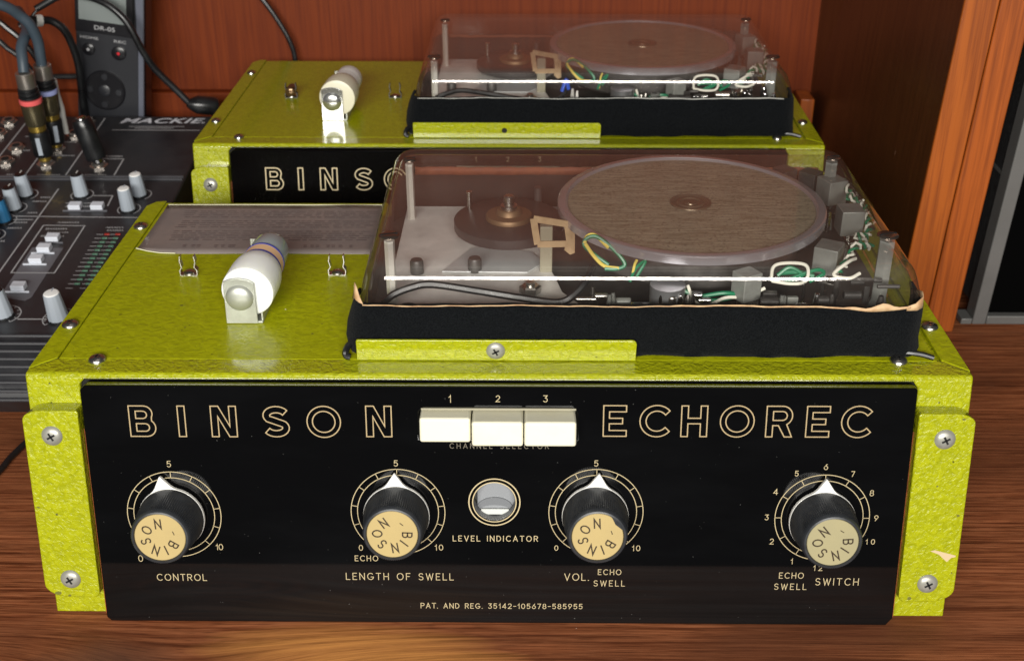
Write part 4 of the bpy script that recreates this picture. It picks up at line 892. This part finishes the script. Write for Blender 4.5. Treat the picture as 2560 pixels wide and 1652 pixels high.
# level meter lights
for k in range(13):
    y = 324.3-k*5.35
    for j, x in enumerate((-65.4-.1*k, -57.5-.15*k)):
        mb = MB(); mb.box(-1.9, 1.9, -.9, .9, .05, .7); o = mb.build('meter_light', LEDR if k == 0 else LEDG, mx, bev=.2); o.matrix_basis = mm(MM(x, y))
# jacks
JK = [(-200.7, 506), (-201, 484), (-177.3, 458), (-177.6, 434.5), (-144.6, 431), (-144.1, 456), (-137.6, 482), (-101.8, 428), (-135, 506), (-200, 455), (-200, 432)]
for x, y in JK:
    mb = MB(); mb.lathe([(7.2, .05), (7.2, 1.4), (6.4, 1.8)], 6); mb.lathe([(5.2, 1.8), (5.2, 3.4), (4.2, 3.9), (3.4, 3.6)], 28); j = mb.build('jack', MJACK, mx, ang=25); j.matrix_basis = mm(MM(x, y, 0, .3))
    mb = MB(); mb.lathe([(3.3, 3.5), (3.3, 3.65)], 20); mb.build('jack_hole', DARK, j)

# ================================================================== plugs, cables
def between(a, b): 
    d = Vector(b)-Vector(a); return Matrix.Translation(a) @ d.to_track_quat('Z', 'Y').to_matrix().to_4x4(), d.length
def audio_plug(label, base, tip, band, path, grp='grey audio cables'):
    t = thing('audio_cable', label, 'cable', (0, 0, 0), 0, grp); M, Ln = between(base, tip); s = Ln/110
    def seg(name, prof, m_, nn=28): mb = MB(); mb.M = M; mb.lathe([(r, z*s) for r, z in prof], nn); return mb.build(name, m_, t)
    seg('jack_tip', [(4.6, 1), (4.6, 8)], GOLDB); seg('adapter_sleeve', [(6.6, 7), (7.4, 9), (7.6, 36), (7.0, 39)], RUB)
    seg('gold_sleeve', [(5.6, 38), (6.6, 40), (6.8, 50)], GOLDB); seg('connector_barrel', [(7.3, 47), (7.9, 50), (8.2, 74), (7.8, 76)], OLIVE)
    seg('colour_band', [(8.3, 74), (8.5, 75), (8.4, 79.5)], band)
    for k in range(3): seg('rubber_ring', [(7.0, 80+k*4.5), (8.2-k*.3, 81+k*4.5), (8.2-k*.3, 83+k*4.5), (6.8, 84.3+k*4.5)], RUB)
    seg('nickel_collar', [(6.8, 93), (7.0, 94), (6.7, 110), (6.2, 111)], SILV)
    mb = MB(); mb.tube([tip]+path, 4.1, 14); mb.build('cable_jacket', GREYCAB, t)
    mb = MB(); M2 = M @ Matrix.Translation((0, -7.75, 0)); mb.M = M @ Matrix.Rotation(.1, 4, 'Z'); mb.box(-1.6, 1.6, -8.1, -7.5, 12*s, 34*s); 
    if band is not WBLUE: mb.build('grey_rib', MKNOB, t)
    return t
audio_plug('grey cable with a red banded plug, nearer of the two in the mixer', (-144.6, 431, 78), (-144.2, 423, 150), REDB,
    [(-145.0, 427, 159), (-146.4, 432, 166), (-146.6, 440, 171), (-149, 455, 174), (-157, 474, 176), (-172, 500, 178)])
audio_plug('grey cable with a blue banded plug, behind the red banded one', (-144.1, 456, 80), (-140, 448, 149), mat('blue_white_band', (.30, .34, .60), .4),
    [(-139.4, 447, 156), (-138.3, 445, 168.4), (-139.7, 440, 181.9), (-145.0, 436, 190.4), (-149.7, 430, 197.3), (-158, 424, 202), (-175, 418, 206)])
# black adapter plug
t = thing('adapter_plug', 'thick black adapter plug standing in the jack nearest the mixer name', 'plug')
M, Ln = between((-101.8, 428.4, 77), (-110.5, 430, 113))
for nm, pf, m_ in (('plug_sleeve', [(4.4, .5), (4.6, 4)], CHROME), ('plug_body', [(7.4, 3.5), (7.9, 5), (8.0, 30), (7.4, 35), (6.9, 36)], RUB), ('plug_socket', [(4.2, 35.8), (4.2, 37.6), (2.8, 38)], CHROME)):
    mb = MB(); mb.M = M; mb.lathe(pf, 28); mb.build(nm, m_, t)
def cable(name, label, pts, r, m_, n=10): mb = MB(); mb.tube(pts, r, n); return tag(mb.build(name, m_), label, 'cable')
t = thing('microphone_cable', 'black cable arching over the handheld recorder down to a black plug', 'cable')
mb = MB(); mb.tube([(-160, 505, 178), (-140, 516, 187), (-123.0, 516, 186.0), (-110.5, 513, 183.2), (-100.4, 511, 177.9), (-91.2, 510, 168.4), (-85.2, 510, 155.3), (-80.7, 512, 141.4), (-73.8, 516, 125.7), (-61.6, 520, 108.6), (-49.6, 522, 93.2)], 2.9, 12); mb.build('cable_jacket', RUB, t)
mb = MB(); mb.M = between((-53, 521, 95), (-31, 531, 89.5))[0]; mb.lathe([(3.0, 0), (5.0, 3), (7.6, 8), (7.8, 22), (6.8, 25)], 24); mb.build('plug_body', RUB, t)
t = thing('recorder_cable', 'black cable with a white ring, running down the recorder edge', 'cable')
mb = MB(); mb.tube([(-172, 498, 166), (-164.2, 500.0, 169.9), (-157.1, 505.0, 169.1), (-150.7, 510.0, 167.4), (-143.6, 513.0, 160.1), (-140.6, 517.0, 147.5), (-139.5, 521.0, 128.4), (-142.5, 526.0, 106.6), (-145, 530, 86), (-146, 534, 70)], 3.2, 12); mb.build('cable_jacket', RUB, t)
mb = MB(); mb.M = between((-160.5, 503, 169.5), (-156, 506, 168.8))[0]; mb.lathe([(4.6, 0), (4.8, 1), (4.8, 4), (4.4, 5)], 24); mb.build('white_ring', WHITE, t)
mb = MB(); mb.M = between((-168, 499, 167.6), (-161, 502.5, 169.4))[0]; mb.lathe([(3.6, 0), (5, 1.5), (5, 7), (4.2, 8)], 24); mb.build('plug_body', RUB, t)
cable('thin_cable', 'thin black cable rising from the white ringed plug', [(-166, 500, 169), (-159.7, 505, 176.6), (-152.3, 510, 182.4), (-143, 515, 187), (-130, 516, 190)], 1.2, RUB)
cable('slack_cable', 'upper of two slack black cables against the wall at the picture edge', [(-235, 560, 164), (-216.9, 560, 155), (-209.6, 560, 148.6), (-200, 560, 139), (-190, 562, 120), (-186, 565, 90), (-185, 570, 63)], 2.6, RUB)
cable('slack_cable', 'lower of two slack black cables against the wall at the picture edge', [(-235, 552, 156), (-215.7, 550, 141.6), (-208.7, 550, 134.2), (-200, 550, 127), (-190, 552, 112), (-180, 556, 108), (-165, 560, 107), (-150, 562, 104), (-140, 565, 80), (-139, 566, 63)], 2.4, RUB)
mb = MB(); mb.tube([(-141.8, 470, 131), (-142.2, 472, 118), (-141.6, 474, 106), (-142.6, 476, 98), (-143, 478, 84)], 2.4, 8); tag(mb.build('white_cord', WHITE), 'short white cord hanging behind the two grey cable plugs', 'cord')
cable('wall_cable', 'black cable hanging down the veneer wall behind the rear machine', [(-30, 585, 215), (-2.4, 585, 177.3), (8.2, 585, 163.7), (18.7, 585, 146.4), (26, 585, 130.6), (29.1, 585, 114.7), (29, 583, 80), (28, 578, 40), (25, 575, 3)], 2.2, RUB)
cable('table_cable', 'thin black cable lying on the table, passing under the front machine', [(-110, 60, 2.1), (-84, 88, 2.1), (-77.5, 103, 2.1), (-74.4, 118.9, 2.1), (-72.5, 135.5, 2.1), (-66, 158, 2.1), (-50, 178, 2.1), (-10, 200, 2.1)], 1.9, RUB)
# ================================================================== handheld recorder
rc = thing('handheld_recorder', 'charcoal handheld recorder with grey screen leaning upright behind the mixer', 'recorder', (-.1270, .536, .0645), 0); rc.rotation_euler = (0, math.radians(8.4), 0)
mb = MB(); mb.prism(rrect(-28.8, 28.8, 0, 26, 5, 5), 0, 141); mb.build('recorder_body', RECD, rc, bev=1.5)
mb = MB(); mb.prism(rrect(-27.6, 24.0, 0, 88, 3, 5), -1.6, .3, 'XZ'); mb.build('key_panel', RECB, rc, bev=.6)
mb = MB(); mb.prism([(17.6, .5), (28.4, .5), (28.4, 140), (20, 140), (22.5, 84), (21, 72), (17.6, 55)], -1.2, 1.4, 'XZ'); mb.build('silver_side', RECS, rc, bev=.9)
mb = MB(); mb.box(-27.8, 20, -2.2, 0, 86, 140.5); mb.build('screen_bezel', RECD, rc, bev=.6)
mb = MB(); mb.box(-24.5, 14.5, -2.6, -2.25, 96.5, 138); mb.build('screen', LCD, rc)
mb = MB()
mb.M = Matrix.Translation((0, -2.35, 0)) @ Matrix.Rotation(PI/2, 4, 'X'); place_text('DR-05', -12, 5, 89.3, 3.6, mb, 0, .01); mb.M = Matrix.Translation((0, -1.75, 0)) @ Matrix.Rotation(PI/2, 4, 'X')
place_text('HOME', -24, -9, 80.5, 2.2, mb, 0, .01); place_text('REC', 4, 14, 80.5, 2.2, mb, 0, .01); mb.build('recorder_lettering', MIXP, rc, smooth=False)
for x, z, r in ((-17, 72, 5.2), (8, 72, 6.0)):
    mb = MB(); mb.lathe([(r, 0), (r, 1.6), (r*.8, 2.3)], 28, (x, -1.4, z)); 
    mb = MB(); mb.lathe([(r, 0), (r, -1.6), (r*.8, -2.3)], 28, (x, -1.5, z), 'Y'); b = mb.build('round_button', RECD, rc)
    mb = MB(); mb.lathe([(1.3, 0), (1.3, -.2)], 12, (x, -3.8, z), 'Y'); mb.build('button_mark', WRED if x > 0 else MIXP, b)
mb = MB(); mb.lathe([(17.2, 0), (17.2, -1.0), (16.2, -1.8), (9, -1.4)], 48, (-4, -1.5, 38), 'Y'); wh = mb.build('control_wheel', RECD, rc)
mb = MB(); mb.lathe([(5, -1), (5, -2.6), (4, -3.1)], 28, (-4, -1.5, 38), 'Y'); mb.build('play_button', RECB, wh)
for dx, dz in ((0, 12), (0, -12), (12, 0), (-12, 0)):
    mb = MB(); mb.lathe([(2.8, -1), (2.6, -2.4)], 16, (-4+dx, -1.5, 38+dz), 'Y'); mb.build('wheel_key', MKNOB if False else RECB, wh)
